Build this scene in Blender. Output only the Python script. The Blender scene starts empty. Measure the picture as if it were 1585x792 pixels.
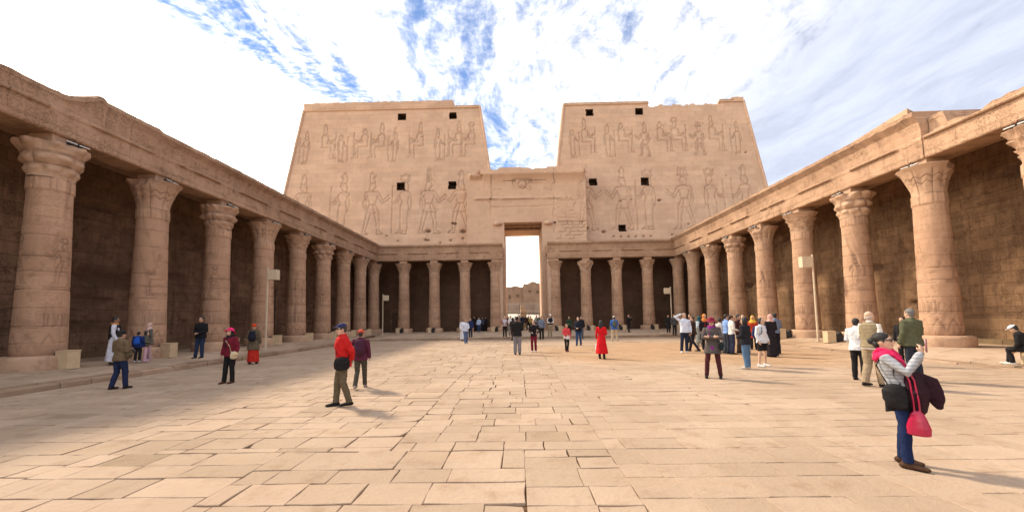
import bpy, bmesh, math, random
import numpy as np
from mathutils import Vector, Matrix, noise as mnoise
R = math.radians
random.seed(7)
rng = np.random.default_rng(11)
scene = bpy.context.scene
COL = scene.collection

# ---------------------------------------------------------------- camera
CAM_H, PX_W, PX_H = 1.8, 1585.0, 792.0
FPX, PITCH, ROLL, YAW, CX, CY = 616.0, 0.0755, -0.0155, -0.0145, 792.0, 445.2
_cy, _sy, _cp, _sp = math.cos(YAW), math.sin(YAW), math.cos(PITCH), math.sin(PITCH)
M_W2C = np.array([[1, 0, 0], [0, _cp, _sp], [0, -_sp, _cp]]) @ np.array([[_cy, -_sy, 0], [_sy, _cy, 0], [0, 0, 1]])
right, fwd, up = M_W2C[0], M_W2C[1], M_W2C[2]
# roll of the picture
cr, sr = math.cos(ROLL), math.sin(ROLL)
cam_r = cr * right - sr * (-up) * 1.0
cam_r = cr * right + sr * up
cam_u = -sr * right + cr * up
cd = bpy.data.cameras.new('camera')
cam = bpy.data.objects.new('camera', cd)
COL.objects.link(cam)
mw = Matrix((tuple(cam_r) + (0,), tuple(cam_u) + (0,), tuple(-fwd) + (0,), (0, 0, 0, 1))).transposed()
mw.translation = Vector((0, 0, CAM_H))
cam.matrix_world = mw
cd.sensor_fit = 'HORIZONTAL'
cd.sensor_width = 36.0
cd.lens = FPX / PX_W * 36.0
cd.shift_x = 0.0
cd.shift_y = (CY - PX_H / 2) / PX_W
cd.clip_start = 0.05
cd.clip_end = 3000
scene.camera = cam


def ray(u, v):
    du, dv = u - CX, v - CY
    c, s = math.cos(-ROLL), math.sin(-ROLL)
    du, dv = du * c - dv * s, du * s + dv * c
    return M_W2C.T @ np.array([du / FPX, 1, -dv / FPX])


def project(P):
    c = M_W2C @ (np.array(P, float) - [0, 0, CAM_H])
    u, v = FPX * c[0] / c[1], -FPX * c[2] / c[1]
    return CX + u * cr - v * sr, CY + u * sr + v * cr


# ---------------------------------------------------------------- light, sky, exposure
SUN_EL, SUN_AZ = 43.0, 0.0
sun_h = np.array([-0.80, 0.60])
sun_h /= np.linalg.norm(sun_h)
sun_dir = np.array([sun_h[0] * math.cos(R(SUN_EL)), sun_h[1] * math.cos(R(SUN_EL)), math.sin(R(SUN_EL))])
sl = bpy.data.lights.new('sun', 'SUN')
sl.energy = 2.0
sl.angle = R(6.0)
sl.color = (1.0, 0.85, 0.66)
so = bpy.data.objects.new('sun', sl)
COL.objects.link(so)
so.rotation_euler = Vector(sun_dir).to_track_quat('Z', 'Y').to_euler()
vs = scene.view_settings
vs.view_transform = 'Standard'
vs.look = 'None'
vs.gamma = 1.0
vs.exposure = 1.38
vs.use_curve_mapping = False


class NT:
    """tiny helper to write node trees"""
    def __init__(self, tree):
        self.t = tree
        self.n = tree.nodes
        self.l = tree.links

    def node(self, typ, **kw):
        nd = self.n.new(typ)
        for k, v in kw.items():
            if k == 'inp':
                for a, b in v.items():
                    self.put(nd.inputs[a], b)
            else:
                setattr(nd, k, v)
        return nd

    def put(self, sock, val):
        if isinstance(val, bpy.types.NodeSocket):
            self.l.new(val, sock)
        elif isinstance(val, bpy.types.Node):
            self.l.new(val.outputs[0], sock)
        else:
            sock.default_value = val

    def m(self, op, a, b=None, c=None, clamp=False):
        nd = self.n.new('ShaderNodeMath')
        nd.operation = op
        nd.use_clamp = clamp
        self.put(nd.inputs[0], a)
        if b is not None:
            self.put(nd.inputs[1], b)
        if c is not None:
            self.put(nd.inputs[2], c)
        return nd.outputs[0]

    def ss(self, v, a, b, lo=0.0, hi=1.0):
        nd = self.n.new('ShaderNodeMapRange')
        nd.interpolation_type = 'SMOOTHSTEP'
        self.put(nd.inputs['Value'], v)
        nd.inputs['From Min'].default_value = a
        nd.inputs['From Max'].default_value = b
        nd.inputs['To Min'].default_value = lo
        nd.inputs['To Max'].default_value = hi
        return nd.outputs[0]

    def mix(self, f, a, b, mode='MIX'):
        nd = self.n.new('ShaderNodeMix')
        nd.data_type = 'RGBA'
        nd.blend_type = mode
        self.put(nd.inputs[0], f)
        self.put(nd.inputs[6], a if not isinstance(a, tuple) else a + (1,) if len(a) == 3 else a)
        self.put(nd.inputs[7], b if not isinstance(b, tuple) else b + (1,) if len(b) == 3 else b)
        return nd.outputs[2]

    def noise(self, vec, scale, detail=4, rough=0.55, dist=0.0, out=0):
        nd = self.n.new('ShaderNodeTexNoise')
        self.put(nd.inputs['Vector'], vec)
        nd.inputs['Scale'].default_value = scale
        nd.inputs['Detail'].default_value = detail
        nd.inputs['Roughness'].default_value = rough
        nd.inputs['Distortion'].default_value = dist
        return nd.outputs[out]

    def xyz(self, x, y, z):
        nd = self.n.new('ShaderNodeCombineXYZ')
        self.put(nd.inputs[0], x)
        self.put(nd.inputs[1], y)
        self.put(nd.inputs[2], z)
        return nd.outputs[0]

    def sep(self, v):
        nd = self.n.new('ShaderNodeSeparateXYZ')
        self.put(nd.inputs[0], v)
        return nd.outputs


world = bpy.data.worlds.new('World')
scene.world = world
world.use_nodes = True
wt = NT(world.node_tree)
world.node_tree.nodes.clear()
sky = wt.node('ShaderNodeTexSky', sky_type='NISHITA', sun_disc=False)
sky.sun_elevation = R(SUN_EL)
# Blender's sky sun points to +Y at rotation 0 and turns clockwise seen from above
sky.sun_rotation = math.atan2(sun_h[0], sun_h[1])
sky.air_density = 1.0
sky.dust_density = 0.0
tc = wt.node('ShaderNodeTexCoord')
dx, dy, dz = wt.sep(tc.outputs['Generated'])
zz = wt.m('MAXIMUM', dz, 0.0)
zz = wt.m('ADD', zz, 0.06)
px = wt.m('DIVIDE', dx, zz)
py = wt.m('DIVIDE', dy, zz)
# altocumulus ripples stretched along the wind (roughly +Y), warped
pv = wt.xyz(px, py, 0.0)
warp = wt.noise(pv, 1.1, 3, 0.5, out=1)
wv = wt.node('ShaderNodeVectorMath', operation='MULTIPLY_ADD', inp={0: warp, 1: (0.55, 0.55, 0.0), 2: pv}).outputs[0]
wx, wy, _ = wt.sep(wv)
streak = wt.noise(wt.xyz(wt.m('MULTIPLY', wx, 2.3), wt.m('MULTIPLY', wy, 0.9), 0.3), 2.1, 5, 0.55)
puffs = wt.noise(wt.xyz(wt.m('MULTIPLY', wx, 1.9), wt.m('MULTIPLY', wy, 0.75), 1.7), 9.0, 6, 0.66)
fine = wt.noise(wt.xyz(wt.m('ADD', wt.m('MULTIPLY', wx, 1.6), wt.m('MULTIPLY', wy, -0.9)), wt.m('MULTIPLY', wy, 2.4), 4.0), 15.0, 3, 0.6)
# signed distance from the blue rift that runs from the top left to the left tower
rift = wt.m('SUBTRACT', px, wt.m('ADD', wt.m('MULTIPLY', py, 0.5916), -1.60))       # >0 right of the rift line
riftn = wt.m('ADD', rift, wt.m('MULTIPLY', wt.m('SUBTRACT', streak, 0.5), 0.35))
riftn = wt.m('ADD', riftn, wt.m('MULTIPLY', wt.m('SUBTRACT', puffs, 0.5), 0.30))
left_white = wt.ss(riftn, -0.01, -0.20)                    # 1 = solid bright veil near the sun
riftband = wt.m('MULTIPLY', wt.ss(riftn, -0.16, 0.0), wt.ss(riftn, 0.34, 0.04))
mid = wt.m('MULTIPLY', wt.ss(px, -0.85, -0.28), wt.ss(px, 0.75, 0.1))
rightv = wt.ss(px, 0.35, 1.2)
cov = wt.m('ADD', wt.m('MULTIPLY', streak, 0.75), wt.m('MULTIPLY', puffs, 0.62))
cov = wt.m('ADD', cov, wt.m('MULTIPLY', fine, wt.m('ADD', 0.15, wt.m('MULTIPLY', riftband, 0.55))))
cov = wt.m('ADD', cov, wt.m('MULTIPLY', riftband, -0.38))
cov = wt.m('ADD', cov, wt.m('MULTIPLY', mid, -0.02))
cov = wt.m('ADD', cov, wt.m('MULTIPLY', rightv, 0.22))
cov = wt.m('ADD', cov, wt.m('MULTIPLY', left_white, 0.50))
cov = wt.m('ADD', cov, wt.m('MULTIPLY', wt.ss(dz, 0.30, 0.02), 0.4))
patch = wt.m('MULTIPLY', wt.ss(px, -0.34, -0.10), wt.ss(px, 0.16, -0.04))
cov = wt.m('ADD', cov, wt.m('MULTIPLY', patch, -0.07))
dens = wt.ss(cov, 0.50, 0.88, 0.10, 1.0)
# veil colour: white by the sun, greyer and bluer away from it
cl_r = wt.mix(wt.m('MULTIPLY', rightv, 0.95), (0.60, 0.59, 0.59), (0.275, 0.30, 0.375))
cl = wt.mix(left_white, cl_r, (2.2, 1.96, 1.66))
shade0 = wt.ss(puffs, 0.30, 0.65, 0.78, 1.06)
shade = wt.m('ADD', wt.m('MULTIPLY', shade0, wt.m('SUBTRACT', 1.0, wt.m('MULTIPLY', rightv, 0.75))), wt.m('MULTIPLY', wt.ss(streak, 0.3, 0.7, 0.62, 0.84), rightv))
cl = wt.mix(1.0, cl, wt.node('ShaderNodeCombineColor', inp={0: shade, 1: shade, 2: shade}).outputs[0], 'MULTIPLY')
skc = wt.mix(1.0, sky.outputs[0], (0.50, 0.82, 1.15), 'MULTIPLY')
bg1 = wt.node('ShaderNodeBackground', inp={0: skc, 1: 0.055})
bg2 = wt.node('ShaderNodeBackground', inp={0: cl, 1: 1.04})
mx = wt.node('ShaderNodeMixShader', inp={0: dens, 1: bg1.outputs[0], 2: bg2.outputs[0]})
wo = wt.node('ShaderNodeOutputWorld', inp={0: mx.outputs[0]})


# ---------------------------------------------------------------- materials
def principled(name, rough=0.9, spec=0.25):
    mt = bpy.data.materials.new(name)
    mt.use_nodes = True
    t = NT(mt.node_tree)
    b = mt.node_tree.nodes['Principled BSDF']
    b.inputs['Roughness'].default_value = rough
    b.inputs['Specular IOR Level'].default_value = spec
    return mt, t, b


def stone(name, c1, c2, cdark, axis='xz', course=0.55, length=1.3, joint=0.5, bump=0.5, blotch=0.35, tone=False, streaks=0.0, fine=1.0, dirtcol=None, glyphs=0.0, sandy=False):
    """weathered sandstone laid in courses; 'axis' says which object axes carry the masonry"""
    mt, t, b = principled(name, 0.93, 0.15)
    tcn = t.node('ShaderNodeTexCoord')
    obj = tcn.outputs['Object']
    x, y, z = t.sep(obj)
    if axis == 'xz':
        v = t.xyz(x, z, 0.0)
    elif axis == 'yz':
        v = t.xyz(y, z, 0.0)
    elif axis == 'cyl':
        v = t.xyz(t.m('MULTIPLY', t.m('ARCTAN2', y, x), 0.6), z, 0.0)
    else:
        v = t.xyz(x, y, 0.0)
    n1 = t.noise(obj, 0.35, 5, 0.6)
    n2 = t.noise(obj, 2.2, 6, 0.65)
    n3 = t.noise(obj, 14.0, 5, 0.7)
    col = t.mix(t.ss(n1, 0.35, 0.65), c1, c2)
    if joint > 0:
        jit = t.node('ShaderNodeVectorMath', operation='MULTIPLY_ADD', inp={0: t.noise(obj, 1.3, 3, 0.5, out=1), 1: (0.10, 0.07, 0.0), 2: v}).outputs[0]
        br = t.node('ShaderNodeTexBrick', offset=0.5, squash=1.0)
        t.put(br.inputs['Vector'], jit)
        br.inputs['Scale'].default_value = 1.0
        br.inputs['Brick Width'].default_value = length
        br.inputs['Row Height'].default_value = course
        br.inputs['Mortar Size'].default_value = 0.012
        br.inputs['Mortar Smooth'].default_value = 0.6
        br.inputs['Bias'].default_value = 0.0
        br.inputs['Color1'].default_value = (0.82, 0.82, 0.82, 1)
        br.inputs['Color2'].default_value = (1.12, 1.10, 1.06, 1)
        br.inputs['Mortar'].default_value = (0.55, 0.5, 0.45, 1)
        col = t.mix(joint, col, t.mix(1.0, col, br.outputs['Color'], 'MULTIPLY'))
        jm = br.outputs['Fac']
    col = t.mix(t.m('MULTIPLY', t.ss(n2, 0.50, 0.72), blotch), col, cdark)
    col = t.mix(t.m('MULTIPLY', t.ss(n3, 0.52, 0.80), 0.28 * fine), col, t.mix(0.5, cdark, c1))
    if streaks > 0:
        sv = t.xyz(t.m('MULTIPLY', x, 1.6), t.m('MULTIPLY', y, 1.6), t.m('MULTIPLY', z, 0.14))
        col = t.mix(t.m('MULTIPLY', t.ss(t.noise(sv, 1.0, 5, 0.7), 0.52, 0.75), streaks), col, cdark)
    if sandy:      # golden tint mixed over the stones in the far right part of the court
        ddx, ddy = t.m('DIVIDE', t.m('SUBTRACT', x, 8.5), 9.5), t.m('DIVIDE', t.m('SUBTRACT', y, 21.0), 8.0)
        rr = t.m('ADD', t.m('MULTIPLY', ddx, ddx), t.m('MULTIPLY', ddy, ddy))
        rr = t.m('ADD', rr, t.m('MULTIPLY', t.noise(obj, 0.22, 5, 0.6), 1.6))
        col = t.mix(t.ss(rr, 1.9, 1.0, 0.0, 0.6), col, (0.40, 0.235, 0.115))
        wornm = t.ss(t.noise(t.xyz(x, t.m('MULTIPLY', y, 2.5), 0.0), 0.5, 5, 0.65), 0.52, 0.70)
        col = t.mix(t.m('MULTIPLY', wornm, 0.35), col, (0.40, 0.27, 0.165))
    at = t.node('ShaderNodeAttribute', attribute_name='dirt')  # dirt in carved lines plus shade of the recesses, both as colour
    col = t.mix(at.outputs['Fac'], col, dirtcol or tuple(q * 0.45 for q in c1))
    if tone:
        ta = t.node('ShaderNodeAttribute', attribute_name='tone')
        f = t.m('ADD', 0.5, ta.outputs['Fac'])
        col = t.mix(1.0, col, t.node('ShaderNodeCombineColor', inp={0: f, 1: f, 2: t.m('ADD', t.m('MULTIPLY', f, 1.15), -0.15)}).outputs[0], 'MULTIPLY')
    h = t.m('ADD', t.m('MULTIPLY', n2, 0.035), t.m('MULTIPLY', n3, 0.016 * fine))
    if glyphs > 0:
        # shallow carved signs: broken cells in columns of writing
        vx_, vz_, _q = t.sep(v)
        gn = t.noise(t.xyz(vx_, vz_, 0.0), 6.5, 1.5, 0.5, 0.3)
        outl = t.ss(t.m('ABSOLUTE', t.m('SUBTRACT', gn, 0.5)), 0.030, 0.012)
        fill_ = t.ss(t.noise(t.xyz(vx_, vz_, 3.0), 13.0, 1.0, 0.5), 0.60, 0.66)
        colf = t.m('PINGPONG', t.m('ADD', vx_, 40.0), 0.24)
        rowf = t.m('PINGPONG', t.m('ADD', vz_, 0.0), 0.85)
        gm = t.m('MAXIMUM', outl, t.m('MULTIPLY', fill_, 0.8))
        gm = t.m('MULTIPLY', gm, t.ss(colf, 0.03, 0.055))
        gm = t.m('MAXIMUM', gm, t.m('MULTIPLY', t.ss(rowf, 0.030, 0.015), 0.9))
        gm = t.m('MULTIPLY', gm, t.ss(t.noise(obj, 0.9, 3, 0.6), 0.40, 0.56))
        h = t.m('SUBTRACT', h, t.m('MULTIPLY', gm, 0.035 * glyphs))
        col = t.mix(t.m('MULTIPLY', gm, 0.30 * glyphs), col, cdark)
    if joint > 0:
        h = t.m('SUBTRACT', h, t.m('MULTIPLY', jm, 0.022 * min(1.0, joint * 1.3)))
    t.put(b.inputs['Base Color'], col)
    bp = t.node('ShaderNodeBump', inp={'Strength': bump, 'Distance': 1.0, 'Height': h})
    t.put(b.inputs['Normal'], bp.outputs[0])
    return mt


def plain(name, col, rough=0.8, spec=0.3, var=0.12, nscale=9.0, bump=0.0, metal=0.0, stripe=None):
    mt, t, b = principled(name, rough, spec)
    tcn = t.node('ShaderNodeTexCoord')
    n = t.noise(tcn.outputs['Object'], nscale, 4, 0.6)
    c = t.mix(t.ss(n, 0.3, 0.7), tuple(q * (1 - var) for q in col), tuple(min(1, q * (1 + var)) for q in col))
    if stripe:
        _, _, z = t.sep(tcn.outputs['Object'])
        w = t.m('SINE', t.m('MULTIPLY', z, stripe[1]))
        c = t.mix(t.ss(w, 0.1, 0.5), c, stripe[0])
    t.put(b.inputs['Base Color'], c)
    b.inputs['Metallic'].default_value = metal
    if bump:
        bp = t.node('ShaderNodeBump', inp={'Strength': bump, 'Distance': 0.02, 'Height': n})
        t.put(b.inputs['Normal'], bp.outputs[0])
    return mt


PINK1, PINK2, PDARK = (0.54, 0.365, 0.255), (0.60, 0.42, 0.295), (0.30, 0.18, 0.11)
M = {}
M['pylon'] = stone('pylon_sandstone', PINK1, PINK2, (0.36, 0.235, 0.155), 'xz', 0.62, 1.9, 0.50, 0.45, 0.34, streaks=0.18, dirtcol=(0.20, 0.125, 0.08))
M['portal'] = stone('portal_sandstone', (0.56, 0.375, 0.255), (0.62, 0.425, 0.29), (0.33, 0.21, 0.14), 'xz', 0.7, 1.7, 0.22, 0.5, 0.32, streaks=0.12, dirtcol=(0.12, 0.07, 0.045))
M['side'] = stone('tower_side_sandstone', PINK1, PINK2, (0.36, 0.235, 0.155), 'yz', 0.62, 1.9, 0.35, 0.4, 0.3)
M['column'] = stone('column_sandstone', (0.46, 0.285, 0.183), (0.56, 0.36, 0.238), (0.20, 0.115, 0.07), 'cyl', 0.58, 1.9, 0.30, 0.55, 0.38, dirtcol=(0.22, 0.135, 0.09), glyphs=0.6)
M['capital'] = stone('capital_sandstone', (0.44, 0.28, 0.185), (0.55, 0.37, 0.245), (0.19, 0.11, 0.07), 'cyl', 1, 1, 0.0, 0.8, 0.5, dirtcol=(0.13, 0.08, 0.055))
M['entab_s'] = stone('entablature_sandstone', (0.41, 0.257, 0.165), (0.50, 0.325, 0.215), (0.16, 0.09, 0.052), 'yz', 1.7, 3.834, 0.5, 0.9, 0.6, streaks=0.40, dirtcol=(0.20, 0.13, 0.085), glyphs=0.7)
M['entab_f'] = stone('entablature_sandstone_front', (0.41, 0.257, 0.165), (0.50, 0.325, 0.215), (0.16, 0.09, 0.052), 'xz', 1.7, 3.383, 0.4, 0.8, 0.5, streaks=0.35, dirtcol=(0.20, 0.13, 0.085), glyphs=0.4)
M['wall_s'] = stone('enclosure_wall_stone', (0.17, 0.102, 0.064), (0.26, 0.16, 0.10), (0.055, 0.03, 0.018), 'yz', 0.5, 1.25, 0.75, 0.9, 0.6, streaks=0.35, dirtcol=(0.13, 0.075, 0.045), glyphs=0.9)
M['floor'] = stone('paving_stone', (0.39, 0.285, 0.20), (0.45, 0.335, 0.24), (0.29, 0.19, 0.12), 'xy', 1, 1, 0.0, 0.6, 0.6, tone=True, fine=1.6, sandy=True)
M['wall_f'] = stone('back_wall_stone', (0.125, 0.073, 0.047), (0.17, 0.10, 0.065), (0.07, 0.038, 0.024), 'xz', 0.6, 1.6, 0.5, 0.6, 0.5, streaks=0.3, glyphs=0.6)  # darkened stone: shade behind the gate colonnade put into the colour
M['wall_r'] = stone('right_wall_stone', (0.20, 0.118, 0.066), (0.30, 0.185, 0.105), (0.08, 0.042, 0.024), 'yz', 0.5, 1.25, 0.75, 0.9, 0.6, streaks=0.4, dirtcol=(0.13, 0.075, 0.045), glyphs=0.9)  # brighter copy of the enclosure wall stone, low sunlight put into its colour
M['joint'] = plain('joint_dust', (0.13, 0.075, 0.042), 1.0, 0.05, 0.3, 3.0)
M['kerb'] = stone('kerb_stone', (0.33, 0.225, 0.15), (0.42, 0.30, 0.205), (0.17, 0.10, 0.065), 'xy', 1, 1, 0.0, 0.6, 0.5, tone=True)  # darkened stone, shading of the kerb riser put into the colour
M['sand'] = plain('desert_sand', (0.52, 0.40, 0.27), 1.0, 0.05, 0.12, 0.3, 0.3)
M['boxstone'] = plain('pale_box_paint', (0.60, 0.46, 0.29), 0.75, 0.2, 0.08, 5.0)
M['black'] = plain('black_metal', (0.025, 0.025, 0.028), 0.5, 0.4, 0.2)
M['white'] = plain('white_plastic', (0.65, 0.65, 0.62), 0.4, 0.4, 0.05)
M['pole'] = plain('cream_paint', (0.62, 0.51, 0.36), 0.55, 0.4, 0.08, 6.0)
M['dark'] = plain('opening_shadow_stone', (0.13, 0.09, 0.065), 1.0, 0.05, 0.2, 2.0)
M['wood'] = plain('dark_wood', (0.10, 0.06, 0.04), 0.7, 0.2, 0.3, 5.0)
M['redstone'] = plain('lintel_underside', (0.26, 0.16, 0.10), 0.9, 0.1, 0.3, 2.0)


# ---------------------------------------------------------------- object helpers
def tag(o, label=None, cat=None, group=None, kind=None):
    if label: o['label'] = label
    if cat: o['category'] = cat
    if group: o['group'] = group
    if kind: o['kind'] = kind
    return o


def empty(name, loc=(0, 0, 0), rz=0.0, label=None, cat=None, group=None):
    o = bpy.data.objects.new(name, None)
    o.empty_display_size = 0.2
    COL.objects.link(o)
    o.location = loc
    o.rotation_euler = (0, 0, rz)
    return tag(o, label, cat, group)


def link_mesh(name, me, mat=None, parent=None, loc=None, rz=0.0):
    o = bpy.data.objects.new(name, me)
    COL.objects.link(o)
    if mat is not None and len(me.materials) == 0:
        me.materials.append(mat)
    if parent is not None:
        o.parent = parent
    if loc is not None:
        o.location = loc
    o.rotation_euler = (0, 0, rz)
    return o


def copy_tree(o, parent=None):
    c = o.copy()
    COL.objects.link(c)
    c.parent = parent
    for ch in [q for q in o.children]:
        copy_tree(ch, c)
    return c


class MB:
    """collects polygons for one mesh"""
    def __init__(self):
        self.v, self.f = [], []
        self.attr = {}

    def add(self, verts, faces):
        n = len(self.v)
        self.v.extend([tuple(float(q) for q in p) for p in verts])
        self.f.extend([tuple(n + i for i in f) for f in faces])
        return self

    def box(self, x0, x1, y0, y1, z0, z1, jit=0.0):
        P = [(x0, y0, z0), (x1, y0, z0), (x1, y1, z0), (x0, y1, z0), (x0, y0, z1), (x1, y0, z1), (x1, y1, z1), (x0, y1, z1)]
        if jit:
            P = [tuple(c + random.uniform(-jit, jit) for c in p) for p in P]
        return self.add(P, [(3, 2, 1, 0), (4, 5, 6, 7), (0, 1, 5, 4), (1, 2, 6, 5), (2, 3, 7, 6), (3, 0, 4, 7)])

    def ring_loft(self, rings, cap=True):
        """rings: list of equal-length point lists"""
        n = len(rings[0])
        verts = [p for r in rings for p in r]
        faces = []
        for i in range(len(rings) - 1):
            for j in range(n):
                k = (j + 1) % n
                faces.append((i * n + j, i * n + k, (i + 1) * n + k, (i + 1) * n + j))
        if cap:
            faces.append(tuple(reversed(range(n))))
            faces.append(tuple((len(rings) - 1) * n + j for j in range(n)))
        return self.add(verts, faces)

    def tube(self, pts, radii, seg=10, flat=None, round_ends=True):
        """tapered tube along points; radii one number or (a,b) per point; flat = direction of the b axis"""
        pts = [np.array(p, float) for p in pts]
        rr = [(r, r) if not isinstance(r, (tuple, list)) else r for r in radii]
        P, Q = [], []
        if round_ends:
            d0 = pts[0] - pts[1]
            d0 = d0 / (np.linalg.norm(d0) + 1e-9)
            d1 = pts[-1] - pts[-2]
            d1 = d1 / (np.linalg.norm(d1) + 1e-9)
            a = min(rr[0])
            P += [pts[0] + d0 * a * 0.95, pts[0] + d0 * a * 0.6]
            Q += [(rr[0][0] * 0.3, rr[0][1] * 0.3), (rr[0][0] * 0.8, rr[0][1] * 0.8)]
        P += pts
        Q += rr
        if round_ends:
            a = min(rr[-1])
            P += [pts[-1] + d1 * a * 0.6, pts[-1] + d1 * a * 0.95]
            Q += [(rr[-1][0] * 0.8, rr[-1][1] * 0.8), (rr[-1][0] * 0.3, rr[-1][1] * 0.3)]
        rings = []
        prev = None
        for i, p in enumerate(P):
            t = P[min(i + 1, len(P) - 1)] - P[max(i - 1, 0)]
            t = t / (np.linalg.norm(t) + 1e-9)
            ref = np.array(flat, float) if flat is not None else (prev if prev is not None else (np.array([0, 1.0, 0]) if abs(t[1]) < 0.8 else np.array([1.0, 0, 0])))
            a = np.cross(ref, t)
            a /= (np.linalg.norm(a) + 1e-9)
            b = np.cross(t, a)
            prev = b
            rings.append([p + a * Q[i][0] * math.cos(2 * math.pi * j / seg) + b * Q[i][1] * math.sin(2 * math.pi * j / seg) for j in range(seg)])
        return self.ring_loft(rings)

    def ell(self, c, r, seg=12, rings=8, M3=None):
        rg = []
        for i in range(rings + 1):
            th = math.pi * (0.03 + 0.94 * i / rings)
            rg.append([np.array([math.sin(th) * math.cos(2 * math.pi * j / seg) * r[0], math.sin(th) * math.sin(2 * math.pi * j / seg) * r[1], -math.cos(th) * r[2]]) for j in range(seg)])
        rg = [[(M3 @ p if M3 is not None else p) + np.array(c, float) for p in q] for q in rg]
        return self.ring_loft(rg)

    def mesh(self, name='mesh', smooth=False):
        me = bpy.data.meshes.new(name)
        me.from_pydata(self.v, [], self.f)
        if smooth:
            me.polygons.foreach_set('use_smooth', [True] * len(me.polygons))
        me.update()
        return me

    def build(self, name, mat, parent=None, smooth=False, loc=None, rz=0.0):
        return link_mesh(name, self.mesh(name, smooth), mat, parent, loc, rz)


def grid_mesh(name, P, keep=None, attr=None, smooth=True, flip=False):
    """P: (n, m, 3) array of points"""
    n, m, _ = P.shape
    idx = np.arange(n * m).reshape(n, m)
    a, b, c, d = idx[:-1, :-1], idx[:-1, 1:], idx[1:, 1:], idx[1:, :-1]
    F = np.stack([a, b, c, d], -1).reshape(-1, 4)
    if flip:
        F = F[:, ::-1]
    if keep is not None:
        F = F[keep.reshape(-1)]
    me = bpy.data.meshes.new(name)
    me.vertices.add(n * m)
    me.vertices.foreach_set('co', P.astype(np.float32).reshape(-1))
    me.loops.add(len(F) * 4)
    me.polygons.add(len(F))
    me.loops.foreach_set('vertex_index', F.astype(np.int32).reshape(-1))
    me.polygons.foreach_set('loop_start', np.arange(0, len(F) * 4, 4, dtype=np.int32))
    me.polygons.foreach_set('use_smooth', np.full(len(F), smooth))
    me.update(calc_edges=True)
    if attr is not None:
        at = me.attributes.new('dirt', 'FLOAT', 'POINT')
        at.data.foreach_set('value', attr.astype(np.float32).reshape(-1))
    return me


def vnoise(x, y, seed=0, octaves=4, scale=1.0):
    """value noise on arrays"""
    g = np.random.default_rng(seed)
    T = g.random((256, 256))
    out = np.zeros_like(x, dtype=float)
    amp, tot = 1.0, 0.0
    for o in range(octaves):
        X, Y = x * scale * 2 ** o + 17.3 * o, y * scale * 2 ** o + 5.7 * o
        xi, yi = np.floor(X).astype(int), np.floor(Y).astype(int)
        fx, fy = X - xi, Y - yi
        fx, fy = fx * fx * (3 - 2 * fx), fy * fy * (3 - 2 * fy)
        a = T[xi % 256, yi % 256]
        b = T[(xi + 1) % 256, yi % 256]
        c = T[xi % 256, (yi + 1) % 256]
        d = T[(xi + 1) % 256, (yi + 1) % 256]
        out += amp * ((a * (1 - fx) + b * fx) * (1 - fy) + (c * (1 - fx) + d * fx) * fy)
        tot += amp
        amp *= 0.5
    return out / tot * 2 - 1

# ---------------------------------------------------------------- plan of the court (metres)
XL, XR, YF, SP, SF = -15.98, 17.66, 43.8, 3.834, 3.383
ZP = 0.36                    # platform at the columns
KL, KF, KR = -13.05, 34.3, 14.9
WL, WR, WY = -19.0, 20.7, 46.9
GX0, GX1 = -1.5, 3.0         # gate opening
YBACK = -7.0


def platform_z(x, y):
    l = 0.17 + 0.19 * min(1, max(0, (KL - x) / 2.0)) if x < KL else 0
    f = 0.18 + 0.18 * min(1, max(0, (y - KF) / 8.0)) if y > KF else 0
    r = 0.05 + 0.31 * min(1, max(0, (x - KR) / 1.9)) if x > KR else 0
    return max(l, f, r)


def ground_z(x, y):
    return platform_z(x, y)


# ---- ground to the horizon and bedding under the slabs
def sheet(name, x0, x1, y0, y1, z, mat, hole=None):
    mb = MB()
    if hole is None:
        mb.add([(x0, y0, z), (x1, y0, z), (x1, y1, z), (x0, y1, z)], [(0, 1, 2, 3)])
    else:
        a, b, c, d = hole
        mb.add([(x0, y0, z), (x1, y0, z), (x1, y1, z), (x0, y1, z), (a, c, z), (b, c, z), (b, d, z), (a, d, z)],
               [(0, 1, 5, 4), (1, 2, 6, 5), (2, 3, 7, 6), (3, 0, 4, 7)])
    return tag(mb.build(name, mat), kind='structure')


sheet('ground', -900, 900, -400, 1500, -0.10, M['sand'])
sheet('slab_bedding', WL, WR, YBACK, KF + 0.2, -0.032, M['joint'])


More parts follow.
